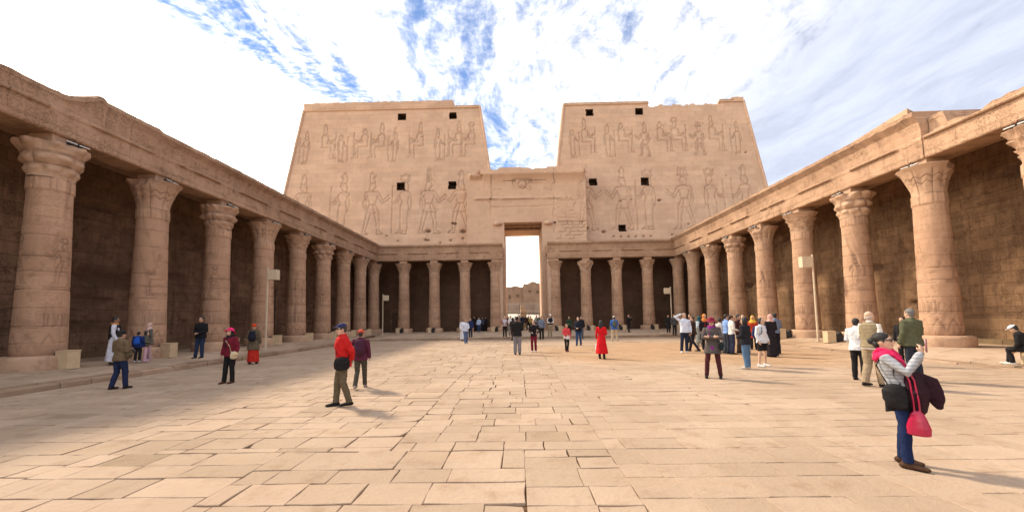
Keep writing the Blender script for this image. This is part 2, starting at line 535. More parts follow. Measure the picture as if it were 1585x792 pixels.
# ---- paving: every slab has its own tilt, level, outline and tone
class Paving:
    def __init__(self):
        self.V, self.F, self.T = [], [], []

    def slab(self, x0, x1, y0, y1, zf, gap=0.012, lift=0.004, skirt=0.09, tone=0.10):
        g = lambda: gap * (0.35 + 1.3 * random.random() ** 2.2)
        a, b, c, d = x0 + g() * .6, x1 - g() * .6, y0 + g(), y1 - g()
        if b - a < 0.12 or d - c < 0.1:
            return
        j = lambda s=0.012: random.uniform(-s, s)
        ring = []
        nx = 3 if b - a > 0.55 else 2
        xs = [a + (b - a) * i / nx for i in range(nx + 1)]
        ym = (c + d) / 2
        for x in xs: ring.append([x + j(.006), c + j()])
        ring.append([b + j(), ym + j(.01)])
        for x in xs[::-1]: ring.append([x + j(.006), d + j()])
        ring.append([a + j(), ym + j(.01)])
        if random.random() < 0.10:                       # a broken corner
            k = random.choice([0, nx, nx + 2, 2 * nx + 2])
            q = ring[k % len(ring)]
            q[0] += (0.05 if q[0] < (a + b) / 2 else -0.05) * random.random() * 1.4
            q[1] += (0.04 if q[1] < ym else -0.04) * random.random() * 1.4
        cx, cyy = (a + b) / 2, ym
        tx, ty, dz = random.gauss(0, 0.0025), random.gauss(0, 0.004), random.gauss(0, lift)
        zt = lambda x, y: zf(x, y) + dz + tx * (x - cx) + ty * (y - cyy)
        n, n0 = len(ring), len(self.V)
        ins = 0.007
        for (x, y) in ring:
            sx, sy = (cx - x), (cyy - y)
            L = math.hypot(sx, sy)
            self.V.append((x + sx / L * ins, y + sy / L * ins, zt(x, y)))
        for (x, y) in ring: self.V.append((x, y, zt(x, y) - 0.006))
        for (x, y) in ring: self.V.append((x, y, zt(x, y) - skirt))
        self.F.append(tuple(n0 + i for i in range(n)))
        for i in range(n):
            k = (i + 1) % n
            self.F.append((n0 + n + i, n0 + n + k, n0 + k, n0 + i))
            self.F.append((n0 + 2 * n + i, n0 + 2 * n + k, n0 + n + k, n0 + n + i))
        t = random.gauss(0, tone) + 0.5
        self.T += [t] * (3 * n)

    def build(self, name, mat, kind='structure'):
        mb = MB()
        mb.v, mb.f = self.V, self.F
        me = mb.mesh(name)
        at = me.attributes.new('tone', 'FLOAT', 'POINT')
        at.data.foreach_set('value', self.T)
        o = link_mesh(name, me, mat)
        return tag(o, kind=kind)


pav = Paving()
zones = [KL, -11.4, -9.8, -8.3, -6.6, -5.0, -3.4, -1.7, -0.1, 1.18, 4.4, 8.1, 11.6, KR]
rows = []
y = YBACK
while y < KF - 0.05:
    d = random.choice([0.40, 0.43, 0.46, 0.48, 0.52])
    if KF - (y + d) < 0.3: d = KF - y
    rows.append((y, y + d))
    y += d
chunks, y = [], YBACK
ends = [r[1] for r in rows]
while y < KF - 0.1:
    tgt = y + random.uniform(2.6, 4.6)
    c1 = min([e for e in ends if e >= tgt] or [ends[-1]])
    if KF - c1 < 1.5: c1 = ends[-1]
    chunks.append((y, c1))
    y = c1
for (c0, c1) in chunks:
    zb = [KL]
    while zb[-1] < 1.18 - 2.4:
        zb.append(zb[-1] + random.choice([1.3, 1.35, 2.0, 2.6, 3.3]))
    zb = [z for z in zb if z < 0.3] + [1.18, 4.4 + random.uniform(-.8, .8), 8.1 + random.uniform(-.8, .8), 11.6 + random.uniform(-.8, .8), KR]
    off = 0.0
    for zi in range(len(zb) - 1):
        xa, xb = zb[zi], zb[zi + 1]
        left = xb < 1.2
        off = random.choice([-.22, -.14, -.08, .06, .12, .18, .24]) if left else random.choice([0, 0, .04, -.05])
        rr0 = [(max(c0, r[0] + off), min(c1, r[1] + off)) for r in rows]
        rr0 = [r for r in rr0 if r[1] - r[0] > 0.14]
        if rr0 and rr0[0][0] > c0 + 0.01: rr0[0] = (c0, rr0[0][1])
        if rr0 and rr0[-1][1] < c1 - 0.01: rr0[-1] = (rr0[-1][0], c1)
        if not rr0: continue
        if rr0[0][0] > c0 + 0.01: rr0[0] = (c0, rr0[0][1])
        ph_ = random.uniform(0.35, 1.0)
        for (ya, yb) in rr0:
            if ya > KF - 0.55: continue
            yb = min(yb, KF - 0.5)
            if yb - ya < .12: continue
            if random.random() < 0.35: ph_ = random.uniform(0.35, 1.0)
            x, first = xa, True
            wmin, wmax = (0.56, 0.76) if left else (0.60, 1.0)
            while x < xb - 0.01:
                w = random.uniform(wmin, wmax)
                if first: w *= ph_ if xb - xa > 1.2 else 1.0
                if xb - (x + w) < 0.28: w = xb - x
                first = False
                worn = vnoise(np.array([x]), np.array([ya]), 5, 2, 0.13)[0]
                gp = random.choice([0.006, 0.008, 0.009, 0.012, 0.018]) if left else random.choice([0.004, 0.006, 0.010, 0.014, 0.02])
                if worn > 0.12 and not left: gp *= 0.4
                pav.slab(x, x + w, ya, yb, lambda X, Y: 0.0, gp, 0.0026 if left else 0.0015, tone=0.055 if left else 0.04)
                x += w
# a filler row of rough stones along the front kerb
x = KL
while x < KR - 0.3:
    w = random.uniform(0.5, 1.1)
    pav.slab(x, min(x + w, KR), KF - 0.5, KF - 0.03, lambda X, Y: -0.012, 0.01, 0.003)
    x += w
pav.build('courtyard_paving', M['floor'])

plat = Paving()
def fill(x0, x1, y0, y1, rw, alongx=True):
    if alongx:
        y = y0
        while y < y1 - 0.05:
            d = min(random.uniform(*rw), y1 - y)
            if y1 - (y + d) < 0.3: d = y1 - y
            x = x0
            while x < x1 - 0.05:
                w = random.uniform(0.8, 1.5)
                if x1 - (x + w) < 0.4: w = x1 - x
                plat.slab(x, x + w, y, y + d, platform_z, 0.008, 0.004, 0.12, 0.08)
                x += w
            y += d
    else:
        x = x0
        while x < x1 - 0.05:
            w = min(random.uniform(*rw), x1 - x)
            if x1 - (x + w) < 0.3: w = x1 - x
            y = y0
            while y < y1 - 0.05:
                d = random.uniform(0.8, 1.6)
                if y1 - (y + d) < 0.4: d = y1 - y
                plat.slab(x, x + w, y, y + d, platform_z, 0.008, 0.004, 0.12, 0.08)
                y += d
            x += w
fill(WL, KL - 0.36, YBACK, KF + 0.4, (0.6, 1.0), False)
fill(KR + 0.3, WR, YBACK, KF + 0.4, (0.6, 1.0), False)
fill(WL, WR, KF + 0.4, WY, (0.6, 0.9), True)
fill(GX0, GX1, WY, 56.5, (0.7, 1.1), True)
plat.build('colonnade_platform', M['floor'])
# bedding slopes under the platform slabs
bed = MB()
for (x0, x1, y0, y1) in [(WL, KL - 0.36, YBACK, KF + .4), (KR + .3, WR, YBACK, KF + .4), (WL, WR, KF + .4, WY + 10)]:
    n, m = 12, 12
    P = [(x0 + (x1 - x0) * i / n, y0 + (y1 - y0) * j / m) for j in range(m + 1) for i in range(n + 1)]
    bed.add([(a, b, platform_z(min(max(a, x0 + .01), x1 - .01), min(max(b, y0 + .01), y1 - .01)) - 0.035) for a, b in P],
            [(j * (n + 1) + i, j * (n + 1) + i + 1, (j + 1) * (n + 1) + i + 1, (j + 1) * (n + 1) + i) for j in range(m) for i in range(n)])
tag(bed.build('platform_bedding', M['joint']), kind='structure')

# kerb stones: worn blocks, each a little out of line
kerb = Paving()
def kerb_line(p0, p1, w, h, side):
    p0, p1 = np.array(p0), np.array(p1)
    L = np.linalg.norm(p1 - p0)
    t = (p1 - p0) / L
    n = np.array([-t[1], t[0]]) * side
    s = 0.0
    while s < L - 0.05:
        l = random.uniform(0.7, 1.7)
        if L - (s + l) < 0.5: l = L - s
        dh, do = random.uniform(-0.022, 0.018), random.uniform(-0.03, 0.035)
        N = max(3, int(l / 0.22))
        top_out, top_in, bot_out, bot_in, mid = [], [], [], [], []
        for i in range(N + 1):
            q = p0 + t * (s + 0.006 + (l - 0.012) * i / N)
            e = random.uniform(-0.012, 0.012) - (0.03 if i in (0, N) else 0)
            chip = -0.03 * (random.random() < 0.12)
            top_out.append(np.append(q + n * (w + do + e - 0.018), h + dh + chip))
            mid.append(np.append(q + n * (w + do + e), h + dh - 0.03 + chip))
            bot_out.append(np.append(q + n * (w + do + e * 0.4 + 0.004), -0.08))
            top_in.append(np.append(q, h + dh * 0.4))
            bot_in.append(np.append(q, -0.08))
        rows_ = [bot_out, mid, top_out, top_in, bot_in]
        n0 = len(kerb.V)
        K = N + 1
        for r in rows_: kerb.V += [tuple(p) for p in r]
        for a in range(4):
            for i in range(N):
                f = (n0 + a * K + i, n0 + a * K + i + 1, n0 + (a + 1) * K + i + 1, n0 + (a + 1) * K + i)
                kerb.F.append(f if side < 0 else f[::-1])
        kerb.F.append(tuple(n0 + a * K for a in range(5)))
        kerb.F.append(tuple(n0 + a * K + N for a in range(5))[::-1])
        tn = random.gauss(0.5, 0.09)
        kerb.T += [tn] * (5 * K)
        s += l
kerb_line((KL - 0.36, YBACK), (KL - 0.36, KF + 0.0), 0.36, 0.172, -1)
kerb_line((KL - 0.36, KF + 0.4), (KR + 0.3, KF + 0.4), 0.4, 0.178, -1)
kerb_line((KR + 0.3, YBACK), (KR + 0.3, KF), 0.3, 0.055, 1)
kerb.build('kerb', M['kerb'])


# ---------------------------------------------------------------- carved figures as outlines
def crown(kind, x, y, s, f):
    """outlines of a headdress on top of a head at x,y (s = figure height)"""
    q = lambda pts: [(x + f * a * s, y + b * s) for a, b in pts]
    if kind == 'double':
        return [q([(-.05, .0), (-.065, .10), (-.045, .19), (-.015, .24), (.015, .19), (.03, .07), (.05, .0)]), q([(.0, .09), (.06, .14), (.05, .17)])]
    if kind == 'white':
        return [q([(-.05, .0), (-.055, .08), (-.03, .18), (0, .22), (.03, .18), (.05, .06), (.05, .0)])]
    if kind == 'disk':
        c = [(.055 * math.cos(a) * 1.2, .10 + .055 * math.sin(a) * 1.2) for a in np.linspace(0, 2 * math.pi, 15)]
        return [q(c), q([(-.05, .0), (-.1, .06), (-.09, .16)]), q([(.05, .0), (.1, .06), (.09, .16)])]
    if kind == 'plumes':
        return [q([(-.03, .0), (-.045, .10), (-.035, .26), (-.01, .27), (-.005, .0)]), q([(.005, .0), (.01, .27), (.035, .26), (.045, .1), (.03, 0)]), q([(-.09, .04), (.09, .04)])]
    if kind == 'atef':
        return [q([(-.12, .03), (.12, .03)])] + [q([(a - .025, .03), (a - .03, .12), (a, .2), (a + .03, .12), (a + .025, .03)]) for a in (-.06, 0, .06)]
    return [q([(-.05, .0), (0, .03), (.05, .0)])]


def figure(kind, x, y, h, f=1, cr_='double'):
    """line drawing of a carved figure, feet at x,y, height h to the brow"""
    q = lambda pts: [(x + f * a * h * (.84 if h > 3 else 1), y + b * h) for a, b in pts]
    L = []
    hx = -0.03 if kind == 'seated' else 0.0
    hy = 0.0 if kind != 'seated' else -0.05
    L.append(q([(hx - .05, 1.0 + hy), (hx - .075, .93 + hy), (hx - .08, .86 + hy), (hx - .05, .82 + hy), (hx - .01, .85 + hy)]))
    L.append(q([(hx + .05, 1.0 + hy), (hx + .058, .96 + hy), (hx + .075, .935 + hy), (hx + .055, .92 + hy), (hx + .05, .89 + hy), (hx + .01, .875 + hy), (hx + .015, .82 + hy)]))
    L.append(q([(hx - .05, 1.0 + hy), (hx + .05, 1.0 + hy)]))
    L += crown(cr_, x + f * hx * h, y + (1.0 + hy) * h, h * 0.95, f)
    if kind == 'king':
        L.append(q([(-.05, .83), (-.16, .81), (-.18, .76), (-.17, .70)]))
        L.append(q([(.03, .83), (.14, .81), (.17, .77)]))
        L.append(q([(-.12, .76), (-.09, .66), (-.07, .58)]))
        L.append(q([(.12, .75), (.09, .66), (.07, .58)]))
        L.append(q([(.17, .77), (.24, .65), (.33, .73), (.37, .76)]))
        L.append(q([(.13, .72), (.22, .59), (.35, .67), (.38, .71)]))
        L.append(q([(-.17, .70), (-.21, .6), (-.16, .48)]))
        L.append(q([(-.13, .72), (-.155, .61), (-.12, .50)]))
        L.append(q([(-.07, .58), (.07, .58), (.17, .40), (-.12, .42), (-.07, .58)]))
        L.append(q([(.02, .57), (.06, .41)]))
        L.append(q([(.05, .41), (.11, .22), (.13, .03), (.12, .0), (.27, .0), (.24, .03), (.18, .05), (.18, .2), (.15, .40)]))
        L.append(q([(-.11, .42), (-.15, .22), (-.20, .03), (-.21, .0), (-.07, .0), (-.1, .03), (-.14, .06), (-.08, .22), (-.02, .41)]))
    elif kind == 'goddess':
        L.append(q([(-.04, .83), (-.12, .80), (-.13, .72), (-.15, .6), (-.13, .46), (-.10, .44)]))
        L.append(q([(-.09, .74), (-.06, .62), (-.09, .5), (-.07, .3), (-.055, .06)]))
        L.append(q([(.03, .83), (.1, .80), (.12, .74), (.06, .62), (.10, .5), (.09, .3), (.085, .06)]))
        L.append(q([(-.055, .06), (.085, .06)]))
        L.append(q([(-.05, .05), (-.05, .0), (.07, .0), (.03, .04)]))
        L.append(q([(.04, .05), (.05, .0), (.19, .0), (.12, .04)]))
        L.append(q([(.12, .76), (.19, .64), (.28, .62)]))
        L.append(q([(.10, .71), (.17, .60), (.28, .58)]))
        L.append(q([(.28, .0), (.28, .95)]))
    elif kind == 'seated':
        y0 = -.05
        L.append(q([(-.07, .78), (-.15, .75), (-.14, .6), (-.12, .46), (-.16, .40)]))
        L.append(q([(.0, .78), (.09, .74), (.07, .62), (.05, .52)]))
        L.append(q([(.05, .52), (.27, .50), (.33, .45), (.31, .25), (.28, .06), (.42, .02), (.42, .0), (.18, .0)]))
        L.append(q([(-.14, .37), (.19, .38), (.20, .2), (.18, .0)]))
        L.append(q([(.08, .70), (.16, .58), (.34, .64)]))
        L.append(q([(.07, .64), (.17, .53), (.34, .60)]))
        L.append(q([(.36, .1), (.36, .85)]))
    return L


def carve(X, Z, lines, width, wob=0.02, seed=1):
    """depth field (0..1) of grooves along polylines on the points X,Z"""
    G = np.zeros_like(X)
    wx_ = vnoise(X, Z, seed, 2, 0.9) * wob
    wz_ = vnoise(X, Z, seed + 1, 2, 0.9) * wob
    XX, ZZ = X + wx_, Z + wz_
    for pl in lines:
        for (a, b) in zip(pl[:-1], pl[1:]):
            x0, x1 = min(a[0], b[0]) - 2 * width, max(a[0], b[0]) + 2 * width
            z0, z1 = min(a[1], b[1]) - 2 * width, max(a[1], b[1]) + 2 * width
            mk = (XX > x0) & (XX < x1) & (ZZ > z0) & (ZZ < z1)
            if not mk.any(): continue
            px_, pz_ = XX[mk], ZZ[mk]
            dx_, dz_ = b[0] - a[0], b[1] - a[1]
            L2 = dx_ * dx_ + dz_ * dz_ + 1e-12
            t = np.clip(((px_ - a[0]) * dx_ + (pz_ - a[1]) * dz_) / L2, 0, 1)
            d = np.hypot(px_ - a[0] - t * dx_, pz_ - a[1] - t * dz_)
            g = np.clip(1.25 - d / width, 0, 1)
            G[mk] = np.maximum(G[mk], g)
    return G


# ---------------------------------------------------------------- pylon towers
PB = 0.1
def tower(name, xo, xi, figs, wins, top_fn, label, marks, side_vis):
    """xo(z), xi(z): the two battered edges (left, right) of the face"""
    root = empty(name, ((xo(0) + xi(0)) / 2, WY, 0), 0, label, 'pylon tower')
    ox = (xo(0) + xi(0)) / 2
    zs = np.concatenate([np.arange(0, 10.0, 1.0), np.arange(10.0, 29.21, 0.095)])
    m = 260
    U = np.linspace(0, 1, m)
    Z = np.repeat(zs[:, None], m, 1)
    XO, XI = np.array([xo(z) for z in zs])[:, None], np.array([xi(z) for z in zs])[:, None]
    X = XO + (XI - XO) * U[None, :]
    # broken top edge
    TOP = np.vectorize(top_fn)(X)
    lines = [l for f in figs for l in figure(*f)]
    G = carve(X, Z, lines, 0.058, 0.05, 3)
    body = np.zeros_like(X)
    er = vnoise(X, Z, 9, 4, 0.5)
    Mk = np.zeros_like(X)
    for (mx_, mz_, r_) in marks:
        dd = np.hypot((X - mx_) * 1.0, (Z - mz_) * 1.6)
        Mk = np.maximum(Mk, np.clip(1.6 - dd / r_, 0, 1))
    bands = 0.5 + 0.5 * vnoise(X * 0.15, Z * 2.2, 21, 3, 1.0)
    depth = 0.13 * G + 0.28 * Mk + 0.012 * er
    Y = WY + PB * Z + depth
    keep = np.ones((len(zs) - 1, m - 1), bool)
    xc, zc = (X[:-1, :-1] + X[1:, 1:]) / 2, (Z[:-1, :-1] + Z[1:, 1:]) / 2
    for (a, b, c, d) in wins:
        keep &= ~((xc > a) & (xc < b) & (zc > c) & (zc < d))
    keep &= zc < (TOP[:-1, :-1])
    keep &= zc > 8.9
    dirt = np.clip(0.22 * G * (0.45 + 0.9 * np.clip(0.5 + vnoise(X, Z, 33, 3, 0.35), 0, 1)) + 0.95 * np.clip(Mk, 0, 1) + 0.10 * np.clip(bands - 0.5, 0, 1), 0, 1)  # relief lines and holes darkened: dirt with groove shade painted in
    P = np.stack([X - ox, Y - WY, Z], -1)
    me = grid_mesh('carved_face', P, keep, dirt, True)
    link_mesh('carved_face', me, M['pylon'], root)
    lw = MB()
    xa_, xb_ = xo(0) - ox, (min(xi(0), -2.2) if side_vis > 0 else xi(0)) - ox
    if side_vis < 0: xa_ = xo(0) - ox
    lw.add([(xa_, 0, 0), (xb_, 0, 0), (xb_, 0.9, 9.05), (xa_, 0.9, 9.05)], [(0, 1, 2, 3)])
    lw.build('lower_wall', M['wall_f'], root)  # dark stone stands in for shade below the colonnade roof
    # core: sides, back and top behind the face
    dpt = 7.5
    core = MB()
    zt = 28.7
    def yf(z): return PB * z
    c0 = [(xo(0) - ox, 0.03, 0), (xi(0) - ox, 0.03, 0), (xi(0) - ox, dpt + 1.5, 0), (xo(0) - ox, dpt + 1.5, 0)]
    c1 = [(xo(zt) - ox, yf(zt) + 0.35, zt), (xi(zt) - ox, yf(zt) + 0.35, zt), (xi(zt) - ox, dpt, zt), (xo(zt) - ox, dpt, zt)]
    core.add(c0 + c1, [(4, 5, 6, 7), (1, 2, 6, 5), (2, 3, 7, 6), (3, 0, 4, 7)])
    core.build('core', M['side'], root)
    # thickness strips just behind both edges and under the broken top
    for sgn, xf in ((-1, xo), (1, xi)):
        edge = MB()
        a, b = [], []
        for z in np.linspace(0, 29.2, 60):
            wob = 0.03 * math.sin(z * 5.1) + random.uniform(-.02, .02)
            a.append((xf(z) - ox + sgn * wob * .3, PB * z + 0.005, z))
            b.append((xf(z) - ox, PB * z + 0.9, z))
        n = len(a)
        edge.add(a + b, [((i, i + 1, n + i + 1, n + i) if sgn > 0 else (i, n + i, n + i + 1, i + 1)) for i in range(n - 1)])
        edge.build('edge_facing', M['side'], root)
    # torus rolls up both corners
    for xf, z1 in ((xo, 29.2), (xi, 29.2)):
        tor = MB()
        pts = [(xf(z) - ox, PB * z - 0.02, z) for z in np.linspace(0.0, min(z1, top_fn(xf(29)) + 0.1), 26)]
        tor.tube(pts, [0.17 + random.uniform(-.02, .02) for _ in pts], 8)
        tor.build('corner_torus', M['side'], root, True)
    for (a, b, c, d) in wins:
        w = MB()
        a, b, c, d = a - .06 - ox, b + .06 - ox, c - .06, d + .06
        zc_ = (c + d) / 2
        y0, y1 = PB * c + 0.03, PB * c + 1.6
        w.add([(a, y0, c), (b, y0, c), (b, y0 + PB * (d - c), d), (a, y0 + PB * (d - c), d), (a, y1, c), (b, y1, c), (b, y1, d), (a, y1, d)],
              [(4, 5, 6, 7), (0, 1, 5, 4), (3, 7, 6, 2), (0, 4, 7, 3), (1, 2, 6, 5)])
        w.build('window_opening', M['dark'], root)
    return root, ox


lxo, lxi = (lambda z: -31.6 + .1357 * z), (lambda z: min(-0.43 - .141 * z, -2.2))
rxo, rxi = (lambda z: max(2.64 + .1267 * z, 3.7)), (lambda z: 33.2 - .127 * z)
LU = [(-26.9, 'goddess', -1, 'white'), (-24.4, 'seated', 1, 'white'), (-22.4, 'goddess', 1, 'none'), (-19.5, 'seated', -1, 'none'), (-17.3, 'seated', -1, 'white'),
      (-15.4, 'goddess', -1, 'plumes'), (-12.3, 'seated', -1, 'white'), (-9.9, 'goddess', 1, 'white'), (-7.3, 'seated', -1, 'white'), (-5.7, 'seated', -1, 'disk')]
RU = [(7.3, 'goddess', 1, 'none'), (9.0, 'seated', 1, 'white'), (11.8, 'goddess', 1, 'white'), (13.7, 'seated', 1, 'none'), (16.5, 'king', -1, 'double'),
      (18.6, 'seated', 1, 'none'), (20.5, 'seated', 1, 'disk'), (23.4, 'king', -1, 'atef'), (25.2, 'seated', 1, 'white'), (28.2, 'goddess', -1, 'white')]
LLo = [(-26.8, 'king', -1, 'white'), (-21.7, 'goddess', -1, 'double'), (-18.0, 'king', 1, 'double'), (-13.9, 'goddess', -1, 'disk'), (-10.9, 'king', 1, 'plumes'), (-6.9, 'king', -1, 'double')]
RLo = [(8.5, 'king', 1, 'double'), (13.2, 'king', -1, 'double'), (16.4, 'goddess', -1, 'disk'), (20.8, 'king', -1, 'atef'), (24.1, 'goddess', 1, 'disk'), (28.3, 'goddess', -1, 'double')]
def figs(U, Lw):
    out = []
    for (x, k, f, c) in U:
        h = 3.6 if k != 'seated' else 4.1
        z0 = 21.9 if k != 'seated' else 22.4
        if k == 'king': h = 3.7
        out.append((k, x, z0, h * 1.02, f, c))
    for (x, k, f, c) in Lw:
        out.append((k, x, 12.3, 6.7, f, c))
    return out
marksL = [(-10.9, 12.6, .30), (-6.6, 12.5, .32), (-7.6, 13.5, .2), (-7.9, 13.55, .16), (-11.2, 11.5, .16), (-10.9, 11.45, .16), (-8.1, 11.4, .12), (-6.6, 11.6, .13), (-18.6, 11.6, .1), (-9.4, 11.1, .1), (-4.9, 11.4, .1), (-14.6, 11.4, .08), (-12.0, 25.2, .07), (-9.0, 24.1, .07), (-16.0, 12.1, .1), (-20.6, 12.4, .09)]
marksR = [(8.5, 12.6, .25), (10.6, 12.1, .22), (17.7, 16.0, .2), (12.9, 16.0, .12), (14.2, 16.2, .08), (11.8, 11.5, .10), (12.7, 11.45, .10), (13.6, 11.45, .10), (14.5, 11.45, .10), (15.4, 11.45, .10), (16.3, 11.45, .10), (18.9, 11.6, .12), (21.3, 12.4, .12), (21.0, 12.9, .09), (29.0, 22.1, .12), (24.0, 26.2, .07), (19.0, 26.0, .06), (26.2, 19.0, .07)]
wl = [(-15.22, -14.18, 27.55, 28.55), (-8.52, -7.55, 27.55, 28.55), (-15.05, -14.02, 18.02, 19.0), (-8.52, -7.5, 17.98, 19.0)]
wr = [(9.15, 10.12, 27.62, 28.56), (15.55, 16.5, 27.55, 28.56), (9.12, 10.13, 18.08, 19.0), (15.56, 16.54, 18.02, 19.05), (12.5, 13.36, 12.1, 12.95)]
def topL(x): return 29.15
def topR(x):
    if x < 17.2: return 29.15
    n = 0.10 * math.sin(x * 3.1) + 0.07 * math.sin(x * 7.7 + 1)
    return (28.72 if x < 18.4 else 28.86 if x < 26.4 else 29.15) + (n if x < 26.4 else 0)
tl, oxl = tower('pylon_tower', lxo, lxi, figs(LU, LLo), wl, topL, 'left pylon tower of carved sandstone with an unbroken straight top edge', marksL, 1)
tr, oxr = tower('pylon_tower', rxo, rxi, figs(RU, RLo), wr, topR, 'right pylon tower of carved sandstone with a broken jagged top edge', marksR, -1)

# parapet and horizontal roll along the tops
def parapet(root, ox, x0, x1, h, name='parapet', wob=0.06, y0=0.0):
    n = max(3, int((x1 - x0) / 0.35))
    sec = []
    for i in range(n + 1):
        x = x0 + (x1 - x0) * i / n - ox
        top = 29.32 + h + (random.uniform(-wob, wob) if 0 < i < n else 0) + (0.0 if i % 9 else -0.05)
        yy = PB * 29.2
        sec.append([(x, yy + .02 + y0, 29.16), (x, yy - 0.10, 29.45), (x, yy - 0.14, top), (x, yy + 1.6, top), (x, yy + 1.6, 28.6)])
    mb = MB()
    mb.ring_loft([list(reversed(s)) for s in sec])
    mb.build(name, M['pylon'], root)
    t = MB()
    pts = [(x0 - ox + (x1 - x0) * k / 30, PB * 29.2 - 0.03, 29.20) for k in range(31)]
    t.tube(pts, [0.15 + random.uniform(-.015, .015) for _ in pts], 8)
    t.build('top_torus', M['pylon'], root, True)
parapet(tl, oxl, -27.6, -8.0, 0.84, y0=0)
parapet(tl, oxl, -8.0 + .01, -4.55, 0.03, wob=0.02)
parapet(tr, oxr, 6.36, 17.2, 0.02, wob=0.03)
parapet(tr, oxr, 26.4, 28.2, 0.08, wob=0.05)
parapet(tr, oxr, 27.9, 29.45, 0.36, wob=0.04)
blk = MB()
for (a, b, c) in [(17.2, 18.3, 28.75), (18.3, 20.3, 28.95), (20.3, 22.9, 28.84), (22.9, 26.4, 28.93)]:
    blk.box(a - oxr + .01, b - oxr - .01, PB * 28.6 + .3, PB * 28.6 + 1.6, 27.9, c, .03)
blk.build('broken_core_block', M['pylon'], tr)

# ---------------------------------------------------------------- gate portal between the towers
gate = empty('gate_portal', ((GX0 + GX1) / 2, 46.5, 0), 0, 'tall stone gateway between the two pylon towers, topped by a broken cornice', 'gateway')
gx = (GX0 + GX1) / 2
PY = 46.5
GZ = 13.12
xs = np.arange(-5.9, 8.31, 0.075)
zs = np.arange(0.0, 19.61, 0.085)
X, Z = np.meshgrid(xs, zs)
cor = np.clip((Z - 17.55) / 1.25, 0, 1) ** 2 * 0.62
cor = np.where(Z > 18.85, 0.62, cor)
cm = np.clip((X + 5.0 + 0.2 * np.sin(Z * 4)) / 0.25, 0, 1) * np.clip((8.05 - X) / 0.12, 0, 1)
lump = np.clip((X + 5.75) / 0.3, 0, 1) * np.clip((-3.95 - X) / 0.5, 0, 1) * np.clip((Z - 18.25) / 0.4, 0, 1) * (0.55 + 0.6 * vnoise(X, Z, 41, 4, 1.6))
cor = np.where(X < -4.0, np.maximum(lump * 0.75, 0), cor * cm)
tor = np.sqrt(np.clip(0.16 ** 2 - (Z - 16.0) ** 2, 0, None)) * 1.1 * ((X > -5.1) & (X < 6.5))
tor = tor * np.clip(0.75 + vnoise(X, Z, 45, 3, 1.5), 0.2, 1.1)
circ = lambda cx_, cz_, r_, a0=0, a1=2 * math.pi, k=18: [(cx_ + r_ * math.cos(a), cz_ + r_ * math.sin(a)) for a in np.linspace(a0, a1, k)]
def crack(x, z0, z1, j=0.12, n=18):
    r_ = random.Random(int(abs(x) * 100))
    return [(x + r_.uniform(-j, j) * (0.3 if i % 3 else 1), z0 + (z1 - z0) * i / n) for i in range(n + 1)]
cr1 = [crack(-2.95, 18.7, 14.2, .07), crack(4.45, 19.2, 11.8, .20), [(-2.95, 14.95), (0.5, 14.93), (4.4, 15.05)], [(3.4, 17.15), (4.4, 16.8)],
       [(1.0, 18.1), (3.6, 18.05)], [(-1.6, 18.05), (0, 18.1)], [(-3.0, 17.1), (-1.7, 17.05)], [(-1.5, GZ), (-1.5, 13.0)]]
wide = [crack(4.45, 17.6, 16.9, .05, 4), crack(4.45, 14.5, 12.2, .14, 10), crack(-2.98, 15.9, 15.4, .05, 4), crack(-2.95, 14.9, 14.3, .06, 4), [(1.5, 17.72), (2.9, 17.72)]]
em = [circ(0.75, 17.62, .48), circ(0.75, 17.25, .20), [(-.05, 17.95), (-.25, 18.15), (-.42, 18.0), (-.35, 17.7), (-.1, 17.45), (-.35, 17.15), (-.3, 16.95), (0, 17.0), (.25, 17.2)],
      [(1.55, 17.95), (1.75, 18.15), (1.92, 18.0), (1.85, 17.7), (1.6, 17.45), (1.85, 17.15), (1.8, 16.95), (1.5, 17.0), (1.25, 17.2)], [(-.4, 18.25), (1.9, 18.25)]]
G1 = carve(X, Z, cr1, 0.05, 0.06, 7)
G2 = carve(X, Z, wide, 0.13, 0.10, 8)
G3 = carve(X, Z, em, 0.075, 0.0, 8)
# open joints of the patched masonry on the right
pl = []
rr_ = random.Random(4)
for k in range(13):
    z_ = 11.0 + k * 0.42
    x_ = 4.6 + rr_.random() * .5
    while x_ < 7.6:
        w_ = rr_.uniform(.4, 1.1)
        if rr_.random() < .75: pl.append([(x_, z_), (x_ + w_, z_ + rr_.uniform(-.04, .04))])
        if rr_.random() < .65: pl.append([(x_ + w_, z_), (x_ + w_ + rr_.uniform(-.03, .03), z_ + .42)])
        x_ += w_
    if z_ > 15.2: break
G4 = carve(X, Z, pl, 0.06, 0.05, 12) * (vnoise(X, Z, 50, 3, .8) > -0.25)
kf = figure('king', 8.5, 12.3, 6.7, 1, 'double')
G5 = carve(X, Z, kf, 0.085, 0.05, 3)
disk = np.clip(1 - ((X - .75) ** 2 + (Z - 17.62) ** 2) / .48 ** 2, 0, 1) ** .5 * 0.16
er = vnoise(X, Z, 60, 5, .9)
Yg = PY - cor - tor - disk + 0.10 * G1 + 0.32 * G2 + 0.08 * G3 + 0.10 * G4 + 0.09 * G5 + 0.03 * er
dirt = np.clip(0.75 * G1 + G2 + 0.45 * G3 + 0.6 * G4 + 0.5 * G5 + 0.28 * (tor > 0.03) * (Z < 15.98), 0, 1)  # cracks and torus underside darkened, dirt and shade in one tint
jag = 19.25 + 0.18 * vnoise(X, X * 0 + 2, 70, 3, .7) + np.where(X < 3.7, 0.12, 0.32) + np.where((X > -2) & (X < 1.8), .16, 0)
jag = np.where(X < -4.6, 18.95 + .2 * vnoise(X, X * 0, 71, 3, 1.2), jag)
